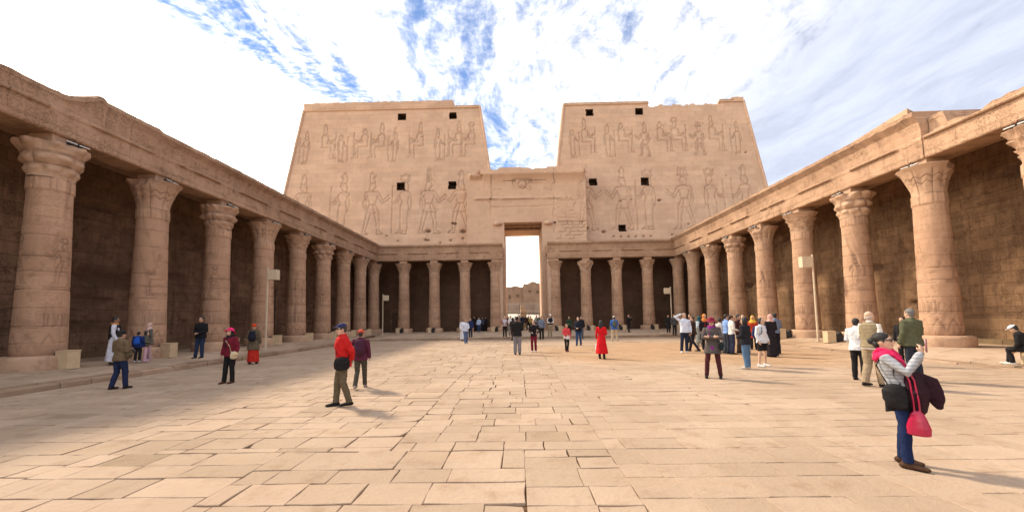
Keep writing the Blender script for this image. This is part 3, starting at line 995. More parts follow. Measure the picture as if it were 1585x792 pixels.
xc, zc = (X[:-1, :-1] + X[1:, 1:]) / 2, (Z[:-1, :-1] + Z[1:, 1:]) / 2
keep = ~((xc > GX0) & (xc < GX1) & (zc < GZ)) & (zc < jag[:-1, :-1])
Pp = np.stack([X - gx, Yg - PY, Z], -1)
lowm = (zc < 8.9) & ((xc < -2.06) | (xc > 3.76))  # lower portal faces split off for the stone with shade painted in
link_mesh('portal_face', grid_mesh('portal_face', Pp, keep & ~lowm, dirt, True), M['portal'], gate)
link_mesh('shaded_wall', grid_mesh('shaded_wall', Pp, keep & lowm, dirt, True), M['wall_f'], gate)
jb = MB()
jb.box(-5.88 - gx, GX0 - 0.03 - gx, 0.06, 8.5, 0, 12.9)
jb.box(GX1 + 0.03 - gx, 8.28 - gx, 0.06, 8.5, 0, 12.9)
jb.build('gate_jamb', M['side'], gate)
li = MB()
li.box(-5.88 - gx, 8.28 - gx, 0.04, 8.5, GZ, 18.95)
n = 60
secs = []
for i in range(n + 1):
    x = -4.2 + (8.05 + 4.2) * i / n
    k = np.argmin(abs(xs - x))
    zt_ = jag[0, k]
    secs.append([(x - gx, -0.58, 18.8), (x - gx, -0.62, zt_ - .04), (x - gx, 1.2, zt_ + 0.02), (x - gx, 1.2, 18.7)])
li.ring_loft([list(reversed(s)) for s in secs])
li.build('lintel', M['portal'], gate)
lm = MB()
for s_ in (-1, 1):                                         # jamb reveals with a stepped door check
    x_ = GX0 if s_ < 0 else GX1
    for (ya, yb, o_) in [(0.02, 0.9, 0.0), (0.9, 7.2, 0.16), (7.2, 8.52, 0.02)]:
        xa_, xb_ = (x_ - 0.5, x_ - o_ * 1) if s_ < 0 else (x_ + o_ * 1, x_ + 0.5)
        lm.box(xa_ - gx, xb_ - gx, ya + .001, yb - .001, 0.0, GZ - .004, 0.0)
lm.build('gate_reveal', M['side'], gate)
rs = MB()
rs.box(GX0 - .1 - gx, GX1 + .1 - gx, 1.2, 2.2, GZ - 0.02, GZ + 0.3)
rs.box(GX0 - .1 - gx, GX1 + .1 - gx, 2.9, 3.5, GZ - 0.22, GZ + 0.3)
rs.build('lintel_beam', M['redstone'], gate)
for (bx_, bz_, w_) in [(-2.25, 12.95, 0.55), (3.75, 12.95, 0.55)]:
    kb = MB()
    kb.ell((0, 0, 0), (w_ * 1.1, .42, .27), 14, 8)
    kb.v = [(p[0] + .08 * mnoise.noise(Vector(p) * 3), p[1], p[2] + .09 * mnoise.noise(Vector(p) * 4 + Vector((3, 1, 2)))) for p in kb.v]
    kb.build('broken_cornice_stub', M['portal'], gate, True, loc=(bx_ - gx, -0.1, bz_))

# ---------------------------------------------------------------- columns
ZN, ZR, ZC, ZT = 6.28, 6.74, 7.93, 8.24     # reed bands, bell bottom, bell top, architrave underside
ZB = 0.80


def shaft_mesh(seed, fig):
    n, m = 96, 210
    th = np.linspace(0, 2 * math.pi, n + 1)
    zs = np.linspace(ZB, ZR, m)
    T, Z = np.meshgrid(th, zs)
    t = (Z - ZB) / (ZR - ZB)
    Rr = 0.655 - 0.125 * t
    Rr = Rr - 0.05 * np.clip(1 - (Z - ZB) / 0.25, 0, 1) ** 2
    # five bands and the bundle of reeds under the bell
    reeds = (Z > ZN + .02) & (Z < ZR)
    Rr = Rr + np.where(reeds, 0.018 + 0.024 * np.sqrt(np.abs(np.sin(T * 13))), 0)
    for zb_ in (ZN - .02, ZN - .10, ZN - .18):
        Rr = Rr + 0.010 * np.exp(-((Z - zb_) / 0.022) ** 2)
    g = random.Random(seed)
    G = np.zeros_like(Z)
    z_ = ZB + g.uniform(.4, .6)
    joints = []
    while z_ < ZN - .3:
        joints.append(z_)
        z_ += g.choice([.5, .55, .6, .72])
    D = np.zeros_like(Z)
    for zj in joints:
        wob = 0.012 * vnoise(T * 1.2, Z * 0, seed, 3, 1.0)
        k = np.exp(-((Z - zj - wob) / 0.017) ** 2) * np.clip(0.65 + vnoise(T, Z * 0 + zj, seed + 2, 2, 1.1), 0, 1)
        D = np.maximum(D, k)
    arc = T * 0.6
    lines = []
    for k in range(3):
        a0 = (k + g.uniform(-.1, .1)) * 2 * math.pi / 3 * 0.6 + 0.35
        f = g.choice([-1, 1])
        lines += figure(g.choice(fig), a0, 3.15, 1.35, f, g.choice(['double', 'white', 'disk', 'plumes']))
        lines += [[(a0 - .5, 2.98), (a0 + .5, 2.98)], [(a0 - .5, 3.06), (a0 + .5, 3.06)]]
        for q in range(5):
            x_ = a0 - .45 + q * .22
            lines += [[(x_, 1.75), (x_ + .02, 1.95), (x_, 2.2)], [(x_ + .08, 1.8), (x_ + .1, 2.15)]]
    # papyrus leaves at the foot
    for k in range(9):
        a0 = k * 2 * math.pi * .6 / 9
        lines += [[(a0 - .2, .95), (a0 - .12, 1.25), (a0, 1.5), (a0 + .12, 1.25), (a0 + .2, .95)]]
    G = carve(arc, Z, lines, 0.028, 0.02, seed) * np.clip(.75 + 1.2 * vnoise(T, Z, seed + 5, 3, .9), 0, 1)
    er = vnoise(np.cos(T) * 1.5 + 3, Z + np.sin(T) * 1.5, seed + 8, 5, 1.3)
    chip = np.clip(vnoise(np.cos(T) * 2 + 9, Z + np.sin(T) * 2, seed + 12, 4, 1.1) - 0.36, 0, 1)
    Rr = Rr - 0.020 * D - 0.022 * G + 0.010 * er - 0.10 * chip
    dirt = np.clip(0.8 * D + 0.65 * G + 0.4 * (np.abs(np.sin(T * 13)) < .25) * reeds + 1.1 * chip, 0, 1)  # carving, joints and reed gaps tinted dark, dirt and shade together
    dirt = np.where(Z < 1.3, np.maximum(dirt, 0.25 * np.clip((1.3 - Z) / .5, 0, 1)), dirt)
    P = np.stack([Rr * np.cos(T), Rr * np.sin(T), Z], -1)
    return grid_mesh('shaft', P, None, dirt, True)


def capital_mesh(kind, seed):
    n, m = 160, 74
    th = np.linspace(0, 2 * math.pi, n + 1)
    s = np.linspace(0, 1, m)
    T, S = np.meshgrid(th, s)
    Z = ZR + (ZC - ZR) * np.minimum(S / 0.90, 1.0)
    t = np.minimum(S / 0.90, 1.0)
    bell = 0.545 + 0.37 * t ** 2.3
    nl = 8
    lob = 0.5 + 0.5 * np.cos(nl * T)
    dirt = np.zeros_like(Z)
    if kind == 'palm':                      # smooth bell with tall thin leaves
        lines = np.abs(np.sin(16 * T))
        Rr = bell + 0.03 * (1 - np.exp(-lines * 6)) * (t < .93) - 0.02
        Rr = Rr + 0.03 * np.exp(-((t - .97) / .03) ** 2)
        dirt = np.maximum(dirt, 0.6 * (lines < .18) * (t < .9) * (t > .08))
    elif kind == 'lily':                    # composite: tiers of curling sepals with a scalloped lip
        Rr = bell * 0.97
        for (tk, amp, ph, wd) in ((.20, .075, 0, .07), (.42, .11, math.pi / nl, .085), (.68, .13, 0, .10)):
            l = (0.5 + 0.5 * np.cos(nl * T + ph * nl)) ** 0.6
            top = tk + 0.05 * l
            saw = np.clip((t - (top - 2.2 * wd)) / (2.2 * wd), 0, 1) * (t < top)
            Rr = Rr + amp * l * saw ** 1.5
            dirt = np.maximum(dirt, 0.85 * np.exp(-((t - top - .02) / .018) ** 2))
            ln = np.abs(np.sin(nl * T + ph * nl / 2 + math.pi / 2))
        Rr = Rr + 0.05 * lob * np.clip((t - .72) / .28, 0, 1)
        Rr = Rr + 0.02 * (np.abs(np.sin(nl * 2 * T)) > .2) * (t < .7)
        dirt = np.maximum(dirt, 0.5 * (np.abs(np.sin(nl / 2 * T)) < .06) * (t > .3))
    elif kind == 'volute':                  # big rolled lobes, deeply undercut
        Rr = 0.55 + 0.26 * t ** 1.6
        l = (0.5 + 0.5 * np.cos(nl * T)) ** .5
        Rr = Rr + 0.13 * l * np.exp(-((t - .92) / .13) ** 2) + 0.02
        l2 = (0.5 + 0.5 * np.cos(nl * T + math.pi)) ** .5
        Rr = Rr + 0.14 * l2 * np.exp(-((t - .50) / .11) ** 2)
        Rr = Rr + 0.09 * l * np.exp(-((t - .22) / .10) ** 2)
        dirt = np.maximum(dirt, 0.8 * np.exp(-((t - .36) / .03) ** 2) + .8 * np.exp(-((t - .68) / .04) ** 2) * (1 - l * .5))
    elif kind == 'papyrus':                 # open umbel, plain bell with incised stems
        Rr = 0.55 + 0.42 * t ** 2.4
        ln = np.abs(np.sin(12 * T))
        dirt = np.maximum(dirt, 0.55 * (ln < .12) * (t < .85))
        for tk in (.35, .55):
            zig = tk + .10 * np.abs(((T * 12 / math.pi) % 2) - 1)
            dirt = np.maximum(dirt, 0.6 * np.exp(-((t - zig) / .016) ** 2))
        Rr = Rr - 0.03 * (dirt > .3) + 0.045 * np.abs(np.cos(6 * T)) * np.clip((t - .1) / .3, 0, 1) * np.clip((.85 - t) / .2, 0, 1)
    else:                                   # worn stump of a capital
        Rr = 0.54 + 0.28 * t ** 1.5
        Rr = Rr + 0.10 * lob * np.exp(-((t - .75) / .2) ** 2)
    er = vnoise(np.cos(T) * 1.2 + 5, Z * 1.3 + np.sin(T) * 1.2, seed, 5, 2.0)
    amp = {'worn': .14, 'volute': .085, 'lily': .055}.get(kind, .035)
    Rr = Rr + amp * er
    chip = np.clip(vnoise(np.cos(T) + 2, np.sin(T) + t * .5, seed + 3, 3, 1.6) - 0.15, 0, 1) * np.clip((t - .75) / .2, 0, 1)
    Rr = Rr - 0.45 * chip
    dirt = np.clip(dirt + 0.9 * chip, 0, 1) * np.clip(.8 + er, 0, 1)  # recesses under the leaves carry painted shade as well as dirt
    # close the top as a slightly hollow disk
    k = S > 0.90
    f = np.clip((S - 0.90) / 0.10, 0, 1)
    Rr = np.where(k, Rr * (1 - f), Rr)
    P = np.stack([Rr * np.cos(T), Rr * np.sin(T), Z + np.where(k, .012 * np.sin(f * 3), 0) + 0.02 * er * (t > .9)], -1)
    return grid_mesh('capital', P, None, dirt, True)


SHAFTS = [shaft_mesh(s, f) for s, f in ((3, ['king', 'goddess']), (14, ['king']), (25, ['goddess', 'seated']), (36, ['king', 'seated']))]
CAPS = {k: [capital_mesh(k, s) for s in ss] for k, ss in dict(palm=(1,), lily=(2, 12), volute=(5, 7), papyrus=(4,), worn=(6,)).items()}
for me in SHAFTS: me.materials.append(M['column'])
for q in CAPS.values():
    for me in q: me.materials.append(M['capital'])


def disc_mesh(seed):
    n = 72
    prof = [(0.93, ZP - .25), (0.95, ZP + .02), (0.955, ZB - .12), (0.93, ZB - .03), (0.84, ZB + .015), (0.4, ZB + .012)]
    rg = []
    for (r, z) in prof:
        rg.append([((r + .03 * mnoise.noise(Vector((math.cos(2 * math.pi * j / n) * 2, math.sin(2 * math.pi * j / n) * 2, seed + z))) - (.07 if (mnoise.noise(Vector((math.cos(2 * math.pi * j / n) * 1.3, math.sin(2 * math.pi * j / n) * 1.3, seed * 2.0))) > .33 and z > ZB - .2) else 0)) * math.cos(2 * math.pi * j / n),
                     (r + .03 * mnoise.noise(Vector((math.cos(2 * math.pi * j / n) * 2, math.sin(2 * math.pi * j / n) * 2, seed + z)))) * math.sin(2 * math.pi * j / n), z) for j in range(n)])
    mb = MB().ring_loft(rg)
    me = mb.mesh('base', True)
    me.materials.append(M['capital'])
    return me


DISCS = [disc_mesh(1.3), disc_mesh(4.9)]
_ab = MB().box(-.40, .40, -.40, .40, ZC - .03, ZT + .01, .012)
ABAC = _ab.mesh('abacus')
ABAC.materials.append(M['capital'])
cn = 0


def column(x, y, cap, label, group, rz=0.0, var=0):
    global cn
    cn += 1
    r = empty('column', (x, y, 0), rz, label, 'column', group)
    link_mesh('base', DISCS[cn % 2], None, r)
    link_mesh('shaft', SHAFTS[cn % 4], None, r, rz=cn * 1.7)
    link_mesh('capital', CAPS[cap][var % len(CAPS[cap])], None, r, rz=cn * 0.9 * (0 if cap == 'lily' else 1))
    ab = link_mesh('abacus', ABAC, None, r)
    ab.rotation_euler = (0, 0, -rz)
    return r


ordn = ['nearest', 'second', 'third', 'fourth', 'fifth', 'sixth', 'seventh', 'eighth', 'ninth']
capdesc = dict(palm='smooth palm capital', lily='tiered leaf capital', volute='lumpy rolled-leaf capital', papyrus='flared papyrus capital', worn='worn eroded capital')
capsL = ['volute', 'papyrus', 'volute', 'papyrus', 'lily', 'volute', 'lily', 'palm', 'lily']
capsR = ['lily', 'papyrus', 'volute', 'lily', 'papyrus', 'volute', 'lily', 'palm', 'palm']
for i in range(9):
    yy = YF - (8 - i) * SP
    if i == 8:
        la, lb = 'sandstone column in the far left corner where the side and gate colonnades meet', 'sandstone column in the far right corner where the side and gate colonnades meet'
    else:
        la = '%s sandstone column along the left colonnade, with a %s' % (ordn[i], capdesc[capsL[i]])
        lb = '%s sandstone column along the right colonnade, with a %s' % (ordn[i], capdesc[capsR[i]])
    column(XL, yy, capsL[i], la, 'columns of the left colonnade', 0.2 * i, i)
    if i == 1:
        lb = 'big sunlit column behind the woman in the pink scarf, with a flared papyrus capital'
    if i == 0:
        lb = 'cut-off column at the right edge of the picture, with a tiered leaf capital'
    column(XR, yy, capsR[i], lb, 'columns of the right colonnade', -0.25 * i, i + 1)
cf = ['papyrus', 'lily', 'lily', 'lily', 'lily', 'worn', 'lily', 'lily']
fl = ['%s column from the left corner in the gate colonnade left of the gateway' % q for q in ('first', 'second', 'third')] + ['column right beside the left edge of the gateway'] + \
     ['column right beside the right edge of the gateway'] + ['%s column to the right of the gateway in the gate colonnade' % q for q in ('second', 'third', 'fourth')]
for i in range(4):
    column(XL + (i + 1) * SF, YF, cf[i], fl[i], 'columns of the gate colonnade', 0.3 * i, i)
for i in range(4):
    column(XR - (4 - i) * SF, YF, cf[4 + i], fl[4 + i], 'columns of the gate colonnade', 0.3 * i + .1, i)


# ---------------------------------------------------------------- entablatures
def sweep(name, origin, axis, outdir, s0, s1, secfn, mat, parent, step=0.14, flip=False):
    """cross-section (out, z, dirt) carried along an axis; out is towards the court"""
    n = int((s1 - s0) / step)
    rows_, dt = [], []
    ax, od = np.array(axis, float), np.array(outdir, float)
    for i in range(n + 1):
        s = s0 + (s1 - s0) * i / n
        sec = secfn(s)
        rows_.append([np.array(origin) + ax * s + od * o + np.array([0, 0, z]) for (o, z, d) in sec])
        dt.append([d for (_, _, d) in sec])
    P, D = np.array(rows_), np.array(dt)
    me = grid_mesh(name, P, None, D, False, flip)
    o = link_mesh(name, me, mat, parent)
    # end caps
    for e, fl_ in ((0, flip), (-1, not flip)):
        mb = MB()
        mb.add([tuple(p) for p in P[e][:-1]], [tuple(range(len(P[e]) - 1)) if fl_ else tuple(reversed(range(len(P[e]) - 1)))])
        mb.build('end_face', mat, parent)
    return o


def ent_section(side):
    def sec(s):
        # s is the world coordinate along the run
        w = lambda a, b, c=0: mnoise.noise(Vector((s * a, b, c + {'l': 0, 'r': 7, 'fl': 13, 'fr': 17}[side])))
        ztop, corn = 10.05, 1.0
        if side == 'l':
            if s < 13.0: ztop, corn = 9.70 + 0.10 * w(.9, 1), 0.0
            elif s < 14.2: ztop, corn = 9.72 + 0.48 * min(1, max(0, (s - 13.0) / 1.0)), 0.25
            else: ztop, corn = 10.10 + .02 * w(2, 3), min(1, 0.25 + (s - 14.2) * .12)
            if 13.9 < s < 16.5: ztop += 0.07
            zb0 = ZT + (0.0)
        elif side == 'r':
            zb0 = ZT - 0.02
            if s < 16.55:
                ztop, corn = 9.42 + max(0, 14 - s) * .12 + 0.13 * w(1.1, 1) + 0.10 * w(3, 2) - (0.12 if 14.6 < s < 15.2 else 0), -1
                if s > 15.9: ztop, corn = 9.95 - .2 * w(4, 2), -1
            else:
                ztop, corn = 10.30 + .03 * w(3, 3), 1.0
                if s < 18.2: ztop -= 0.10 * abs(w(2.5, 5))
        else:
            zb0 = ZT
            ztop, corn = 10.02 + .02 * w(2, 3), 0.8
            if side == 'fr': ztop += .05 + .05 * (s > 8)
        ztop += 0.035 * w(3.1, 9)
        rough = lambda a: 0.018 * w(2.3, a, a) + 0.012 * w(7, a * 2, 5)
        # undamaged depth of the torus: present over each bay, absent above the columns
        if side in 'lr':
            ph = ((s - YF) / SP) % 1.0
        elif side == 'fl':
            ph = ((s - XL) / SF) % 1.0
        else:
            ph = ((s - XR) / SF) % 1.0
        tor = 1.0 if 0.17 < ph < 0.83 else 0.0
        if side == 'l' and s < 17: tor *= 0.45
        if side == 'r' and s < 16.5: tor = 1.0
        if w(.8, 33) > .42: tor *= .25
        soff = 0.06 * max(0, w(1.3, 21) - .1) + (0.10 if (side == 'l' and w(.45, 44) > .12) else 0) * abs(w(1.4, 6))
        face = 0.50
        zt0 = 9.06
        flare = 0.30 * max(corn, 0)
        back = -(abs(XL - WL) + .1) if side == 'l' else -(abs(WR - XR) + .1) if side == 'r' else -(WY - YF + .6)
        setb = 0.0 if corn >= 0 else -0.30
        zc_ = min(zt0 + .12, ztop - .08)
        return [(-0.50, 9.0, 0.2), (-0.50, zb0, 0.1), (face - .03 - soff, zb0 + soff * .3, .12), (face + rough(1), zb0 + .05 + soff, .0), (face + rough(2), zb0 + .30, 0), (face + rough(3), zb0 + .55, 0),
                (face + rough(4), zt0 - .10, .0), (face + .01 + rough(4), zt0 - .075, 0.55 * tor), (face + .02 + .09 * tor, zt0 - .05, .25 * tor), (face + .02 + .12 * tor, zt0, 0), (face + .02 + .08 * tor, zt0 + .055, 0),
                (face + .01 + rough(4), zt0 + .075, .35 * tor), (face + setb * .8 + rough(5), zc_, .15), (face + setb + .06 * flare + rough(6), zt0 + .12 + (ztop - .2 - zt0 - .12) * .35, .05 if corn >= 0 else .25),
                (face + setb + .30 * flare + rough(7), zt0 + .12 + (ztop - .2 - zt0 - .12) * .7, .1 + .15 * max(0, w(1.1, 60))),
                (face + setb + flare + rough(8), max(ztop - .22, zt0 + .14), .30), (face + setb + flare + .02 + 1.4 * rough(8), ztop - .19, .12), (face + setb + flare + 1.6 * rough(9), ztop - .02, .25), (face + setb + flare - .10 + rough(10), ztop, .1),
                (back, ztop + (.05 if side != 'fl' else .0), 0), (back, 9.0, 0), (-0.50, 9.0, 0.2)]
    return sec


eg = 'roofs and beams carried by the colonnades'
el = empty('entablature', (XL, 20, ZT), 0, 'stone beam and roof running over the left colonnade, crumbling near the camera', 'entablature', eg)
sweep('architrave', (XL, 0, 0), (0, 1, 0), (1, 0, 0), YBACK - 3, YF - .50, ent_section('l'), M['entab_s'], None, flip=True)
er_ = empty('entablature', (XR, 20, ZT), 0, 'sunlit stone beam and roof over the right colonnade, cornice broken off at the near end', 'entablature', eg)
sweep('architrave', (XR, 0, 0), (0, 1, 0), (-1, 0, 0), YBACK - 3, 16.5, ent_section('r'), M['entab_s'], None)
sweep('architrave', (XR, 0, 0), (0, 1, 0), (-1, 0, 0), 16.56, YF - .50, ent_section('r'), M['entab_s'], None)
efl = empty('entablature', (-9, YF, ZT), 0, 'stone beam and roof over the gate colonnade left of the gateway', 'entablature', eg)
sweep('architrave', (0, YF, 0), (1, 0, 0), (0, -1, 0), WL, -1.62, ent_section('fl'), M['entab_f'], None)
efr = empty('entablature', (10, YF, ZT), 0, 'stone beam and roof over the gate colonnade right of the gateway', 'entablature', eg)
sweep('architrave', (0, YF, 0), (1, 0, 0), (0, -1, 0), 3.32, WR, ent_section('fr'), M['entab_f'], None)
# hand the swept pieces to their entablature (keep world placement)
own = {0: el, 1: er_, 2: er_, 3: efl, 4: efr}
k = -1
for o in [o for o in bpy.data.objects if o.parent is None and o.type == 'MESH' and (o.name.startswith('architrave') or o.name.startswith('end_face'))]:
    pass
seq = [o for o in COL.objects if o.type == 'MESH' and o.parent is None and (o.name.split('.')[0] in ('architrave', 'end_face'))]
cur = -1
for o in seq:
    if o.name.startswith('architrave'): cur += 1
    o.parent = own[cur]
    o.location = -Vector(own[cur].location)

# end walls that close the gate colonnade beside the passage, and the stone slab leaning on the right roof
aw = MB()
aw.box(-2.05, -1.63, YF - .3, 46.62, ZP - .2, ZT - .01, .0)
tag(aw.build('end_wall', M['side']), 'narrow stone wall closing the colonnade at the left side of the gateway', 'wall')
aw = MB()
aw.box(3.33, 3.75, YF - .3, 46.62, ZP - .2, ZT - .01, .0)
tag(aw.build('end_wall', M['side']), 'narrow stone wall closing the colonnade at the right side of the gateway', 'wall')
sb = MB()
sb.add([(-.35, -1.55, 0), (.30, -1.2, 0.05), (.30, 1.3, 0.0), (-.35, 1.4, -.05), (-.3, -1.5, .30), (.32, -1.15, .33), (.32, 1.2, .10), (-.3, 1.35, .08)],
       [(3, 2, 1, 0), (4, 5, 6, 7), (0, 1, 5, 4), (1, 2, 6, 5), (2, 3, 7, 6), (3, 0, 4, 7)])
tag(sb.build('loose_block', M['entab_s'], loc=(XR - .45, 18.3, 10.24)), 'wedge-shaped loose block lying on top of the right colonnade roof', 'stone block')

# ---------------------------------------------------------------- enclosure walls
def side_wall(name, x, y0, y1, face, label, lit):
    root = empty(name, (x, (y0 + y1) / 2, 0), 0, label, 'wall')
    ys, zs = np.arange(y0, y1 + .01, 0.085), np.arange(0.0, 9.31, 0.085)
    Y, Z = np.meshgrid(ys, zs)
    lines = []
    g = random.Random(5 + face)
    kinds = ['king', 'goddess', 'king', 'seated']
    for (zb_, h) in ((1.75, 1.55), (4.0, 1.55), (6.3, 1.5)):
        yy = y0 + 1
        lines.append([(y0, zb_ - .12), (y1, zb_ - .12)])
        lines.append([(y0, zb_ - .22), (y1, zb_ - .22)])
        while yy < y1:
            if g.random() < .9:
                lines += figure(g.choice(kinds), yy, zb_, h, g.choice([-1, 1]), g.choice(['double', 'disk', 'plumes', 'white']))
            if g.random() < .5: lines.append([(yy + .75, zb_), (yy + .75, zb_ + h * 1.25)])
            yy += g.uniform(.95, 1.6)
    G = carve(Y, Z, lines, 0.055, 0.03, 8) * np.clip(.7 + 1.3 * vnoise(Y, Z, 91, 3, .5), 0, 1)
    hole = np.clip(vnoise(Y * .55, Z * 1.7, 95 + face, 4, .55) - .34, 0, .2) * 5
    hole = hole * (Z > 1.4)
    er = vnoise(Y, Z, 96, 5, 1.1)
    dep = 0.05 * G + 0.16 * hole + 0.03 * er
    dirt = np.clip(0.55 * G + 0.8 * hole, 0, 1)  # figure outlines and hollows tinted dark, shade mixed with dirt
    Xx = x - face * dep
    keep = None
    xcn, zcn = (Y[:-1, :-1] + Y[1:, 1:]) / 2, (Z[:-1, :-1] + Z[1:, 1:]) / 2
    keep = np.ones(xcn.shape, bool)
    P = np.stack([Xx - x, Y - (y0 + y1) / 2, Z], -1)
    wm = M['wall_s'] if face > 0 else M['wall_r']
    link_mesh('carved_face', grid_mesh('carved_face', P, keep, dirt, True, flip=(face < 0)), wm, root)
    mb = MB()
    h = (y1 - y0) / 2
    xa, xb = (-1.4, -0.25) if face > 0 else (0.25, 1.4)
    mb.box(xa, xb, -h, h, -.2, 10.0)
    mb.build('core', M['wall_s'], root)
    return root


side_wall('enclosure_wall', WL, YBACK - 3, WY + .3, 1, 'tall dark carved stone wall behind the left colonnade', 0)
side_wall('enclosure_wall', WR, YBACK - 3, WY + .3, -1, 'tall carved stone wall behind the right colonnade, its lower part sunlit', 1)

# skirting bench along the foot of both side walls
for (x0, x1, lab) in ((WL + .02, WL + .45, 'low stone ledge along the foot of the left enclosure wall'), (WR - .45, WR - .02, 'low stone ledge along the foot of the right enclosure wall')):
    mb = MB()
    y_ = 3.0
    while y_ < YF:
        d_ = random.uniform(1.2, 2.2)
        mb.box(x0, x1, y_, min(y_ + d_ - .02, YF), ZP - .1, ZP + .22 + random.uniform(-.02, .02), .01)
        y_ += d_
    tag(mb.build('stone_ledge', M['kerb']), lab, 'ledge', 'ledges along the walls')

# doorways
def doorway(loc, rz, label, w=1.1, h=2.4):
    r = empty('doorway', loc, rz, label, 'door')
    fr = MB()
    fr.box(-w / 2 - .28, -w / 2, -.07, .25, 0, h + .0, .008)
    fr.box(w / 2, w / 2 + .28, -.07, .25, 0, h + .0, .008)
    fr.box(-w / 2 - .28, w / 2 + .28, -.09, .25, h + .003, h + .42, .008)
    fr.build('door_frame', M['wall_s'], r)
    lf = MB()
    lf.box(-w / 2 + .005, w / 2 - .005, -.03, .05, 0.02, h - .01)
    for q in range(3): lf.box(-w / 2 + .06, w / 2 - .06, -.05, -.031, .3 + q * .8, .42 + q * .8)
    lf.build('door_leaf', M['wood'], r)
doorway((-14.45, WY + .12, ZP), 0, 'small dark wooden door in the back wall behind the first gate-colonnade column on the left', 0.85, 2.2)
doorway((WL + .02, 30.1, ZP), R(90), 'dark side door with a stone frame in the left enclosure wall', 1.3, 3.9)

# ---------------------------------------------------------------- uplight boxes at the column bases
def uplight(x, y, label, s=1.0, rz=0.0, lamp=1):
    z = platform_z(x, y)
    r = empty('uplight_box', (x, y, z), rz, label, 'light box', 'uplight boxes at the column bases')
    b = MB()
    w, d, h = .20 * s, .20 * s, .58 * s
    b.box(-w, w, -d, d, 0.0, h, .004)
    b.box(-w - .012, w + .012, -d - .012, d + .012, h + .002, h + .03, .003)
    b.build('box', M['boxstone'], r)
    l = MB()
    l.box(w + .04, w + .34, -.17, .17, .12, .36, .02)
    l.box(w + .02, w + .30, -.02, .02, 0.0, .13)
    l.tube([(w + .1, 0, .34), (w + .28, 0, .45)], [.07, .12], 10)
    if lamp:
        l.v = [(p[0] * lamp, p[1], p[2]) for p in l.v]
        l.f = [tuple(reversed(f)) if lamp < 0 else f for f in l.f]
        l.build('floodlight', M['black'], r)
    return r
for i in range(9):
    yy = YF - (8 - i) * SP
    if i < 8:
        uplight(XL + 1.02, yy - .02, 'pale light box standing at the foot of the %s column of the left colonnade' % ordn[i], 1.0 if i < 5 else .95, .05 * i, -1)
    if 1 <= i < 8 and i != 1:
        uplight(XR - 1.45, yy + .35, 'pale light box standing at the foot of the %s column of the right colonnade' % ordn[i], 1.0, -.06 * i, 1)
fxs = [XL + (i + 1) * SF for i in range(4)] + [XR - (4 - i) * SF for i in range(4)]
bl = ['pale light box before the %s column from the left corner, under the gate colonnade' % q for q in ('first', 'second', 'third')] + ['pale light box before the column at the left edge of the gateway', 'pale light box before the column at the right edge of the gateway'] + ['pale light box before the %s column to the right of the gateway' % q for q in ('second', 'third', 'fourth')]
for i, x in enumerate(fxs):
    uplight(x - .25 if i < 4 else x + .3, YF - 1.25, bl[i], .9, 0, 1 if i < 4 else -1)
uplight(15.55, 12.35, 'pale light box at the right edge of the picture, with a seated man on it', 1.0, 0, 0)

# floodlights lying on top of the capitals with their cables
FB = MB()
FB.box(-.16, .16, -.04, .04, .02, .06)
for q in (-.15, 0.12): FB.box(q, q + .035, -.14, .14, 0.0, .12)
FB.tube([(-.2, .1, .08), (-.05, .02, .25), (.12, .0, .12), (.2, .1, .04)], [.014] * 4, 6)
FBm = FB.mesh('bracket'); FBm.materials.append(M['black'])
FT = MB(); FT.tube([(-.34, -.13, .05), (-.05, -.13, .05)], [.022, .022], 8); FT.tube([(.05, -.13, .05), (.34, -.13, .05)], [.022, .022], 8)
FTm = FT.mesh('lamp_tube', True); FTm.materials.append(M['white'])
for i in range(0, 9):
    yy = YF - (8 - i) * SP
    for (xc_, s_, side) in ((XL, 1, 'left'), (XR, -1, 'right')):
        a = empty('capital_lamp', (xc_ + s_ * .66, yy + random.uniform(-.1, .1), ZC + .035), R(90) + random.uniform(-.15, .15) if s_ > 0 else R(-90) + random.uniform(-.15, .15),
                  'slim strip lamp lying on top of the %s capital of the %s colonnade' % (ordn[i], side), 'lamp', 'strip lamps on the capitals')
        link_mesh('bracket', FBm, None, a)
        link_mesh('lamp_tube', FTm, None, a)

# ---------------------------------------------------------------- lamp posts with a pale box
def post(x, y, h, label, sgn, bw=.30, bh=.42):
    z = platform_z(x, y)
    r = empty('lamp_post', (x, y, z), 0, label, 'lamp post', 'slim posts carrying a pale lamp box')
    p = MB(); p.tube([(0, 0, 0), (0, 0, h)], [.055, .045], 10, round_ends=False)
    p.box(-.09, .09, -.09, .09, 0, .03)
    p.build('pole', M['pole'], r)
    b = MB()
    zc_ = h - .30
    b.box(min(sgn * .08, sgn * (.08 + 2 * bw)), max(sgn * .08, sgn * (.08 + 2 * bw)), -.16, .16, zc_ - bh, zc_ + bh * .45, .008)
    b.build('lamp_box', M['pole'], r)
    a = MB(); a.box(-.06, sgn * .1 if sgn > 0 else .06, -.03, .03, zc_ - .08, zc_ - .02) if sgn > 0 else a.box(sgn * .1, .06, -.03, .03, zc_ - .08, zc_ - .02)
    a.build('arm', M['black'], r)
    return r

post(-13.95, 21.9, 4.55, 'tall lamp post on the left platform with its pale box facing right', 1, .25, .38)
post(-13.72, 40.2, 4.1, 'small lamp post in the far left corner of the court', 1, .24, .36)
post(14.75, 38.6, 4.3, 'lamp post in the far right corner of the court', -1, .26, .38)
post(16.25, 22.0, 4.75, 'tall lamp post in front of the right colonnade with its pale box facing left', -1, .29, .40)

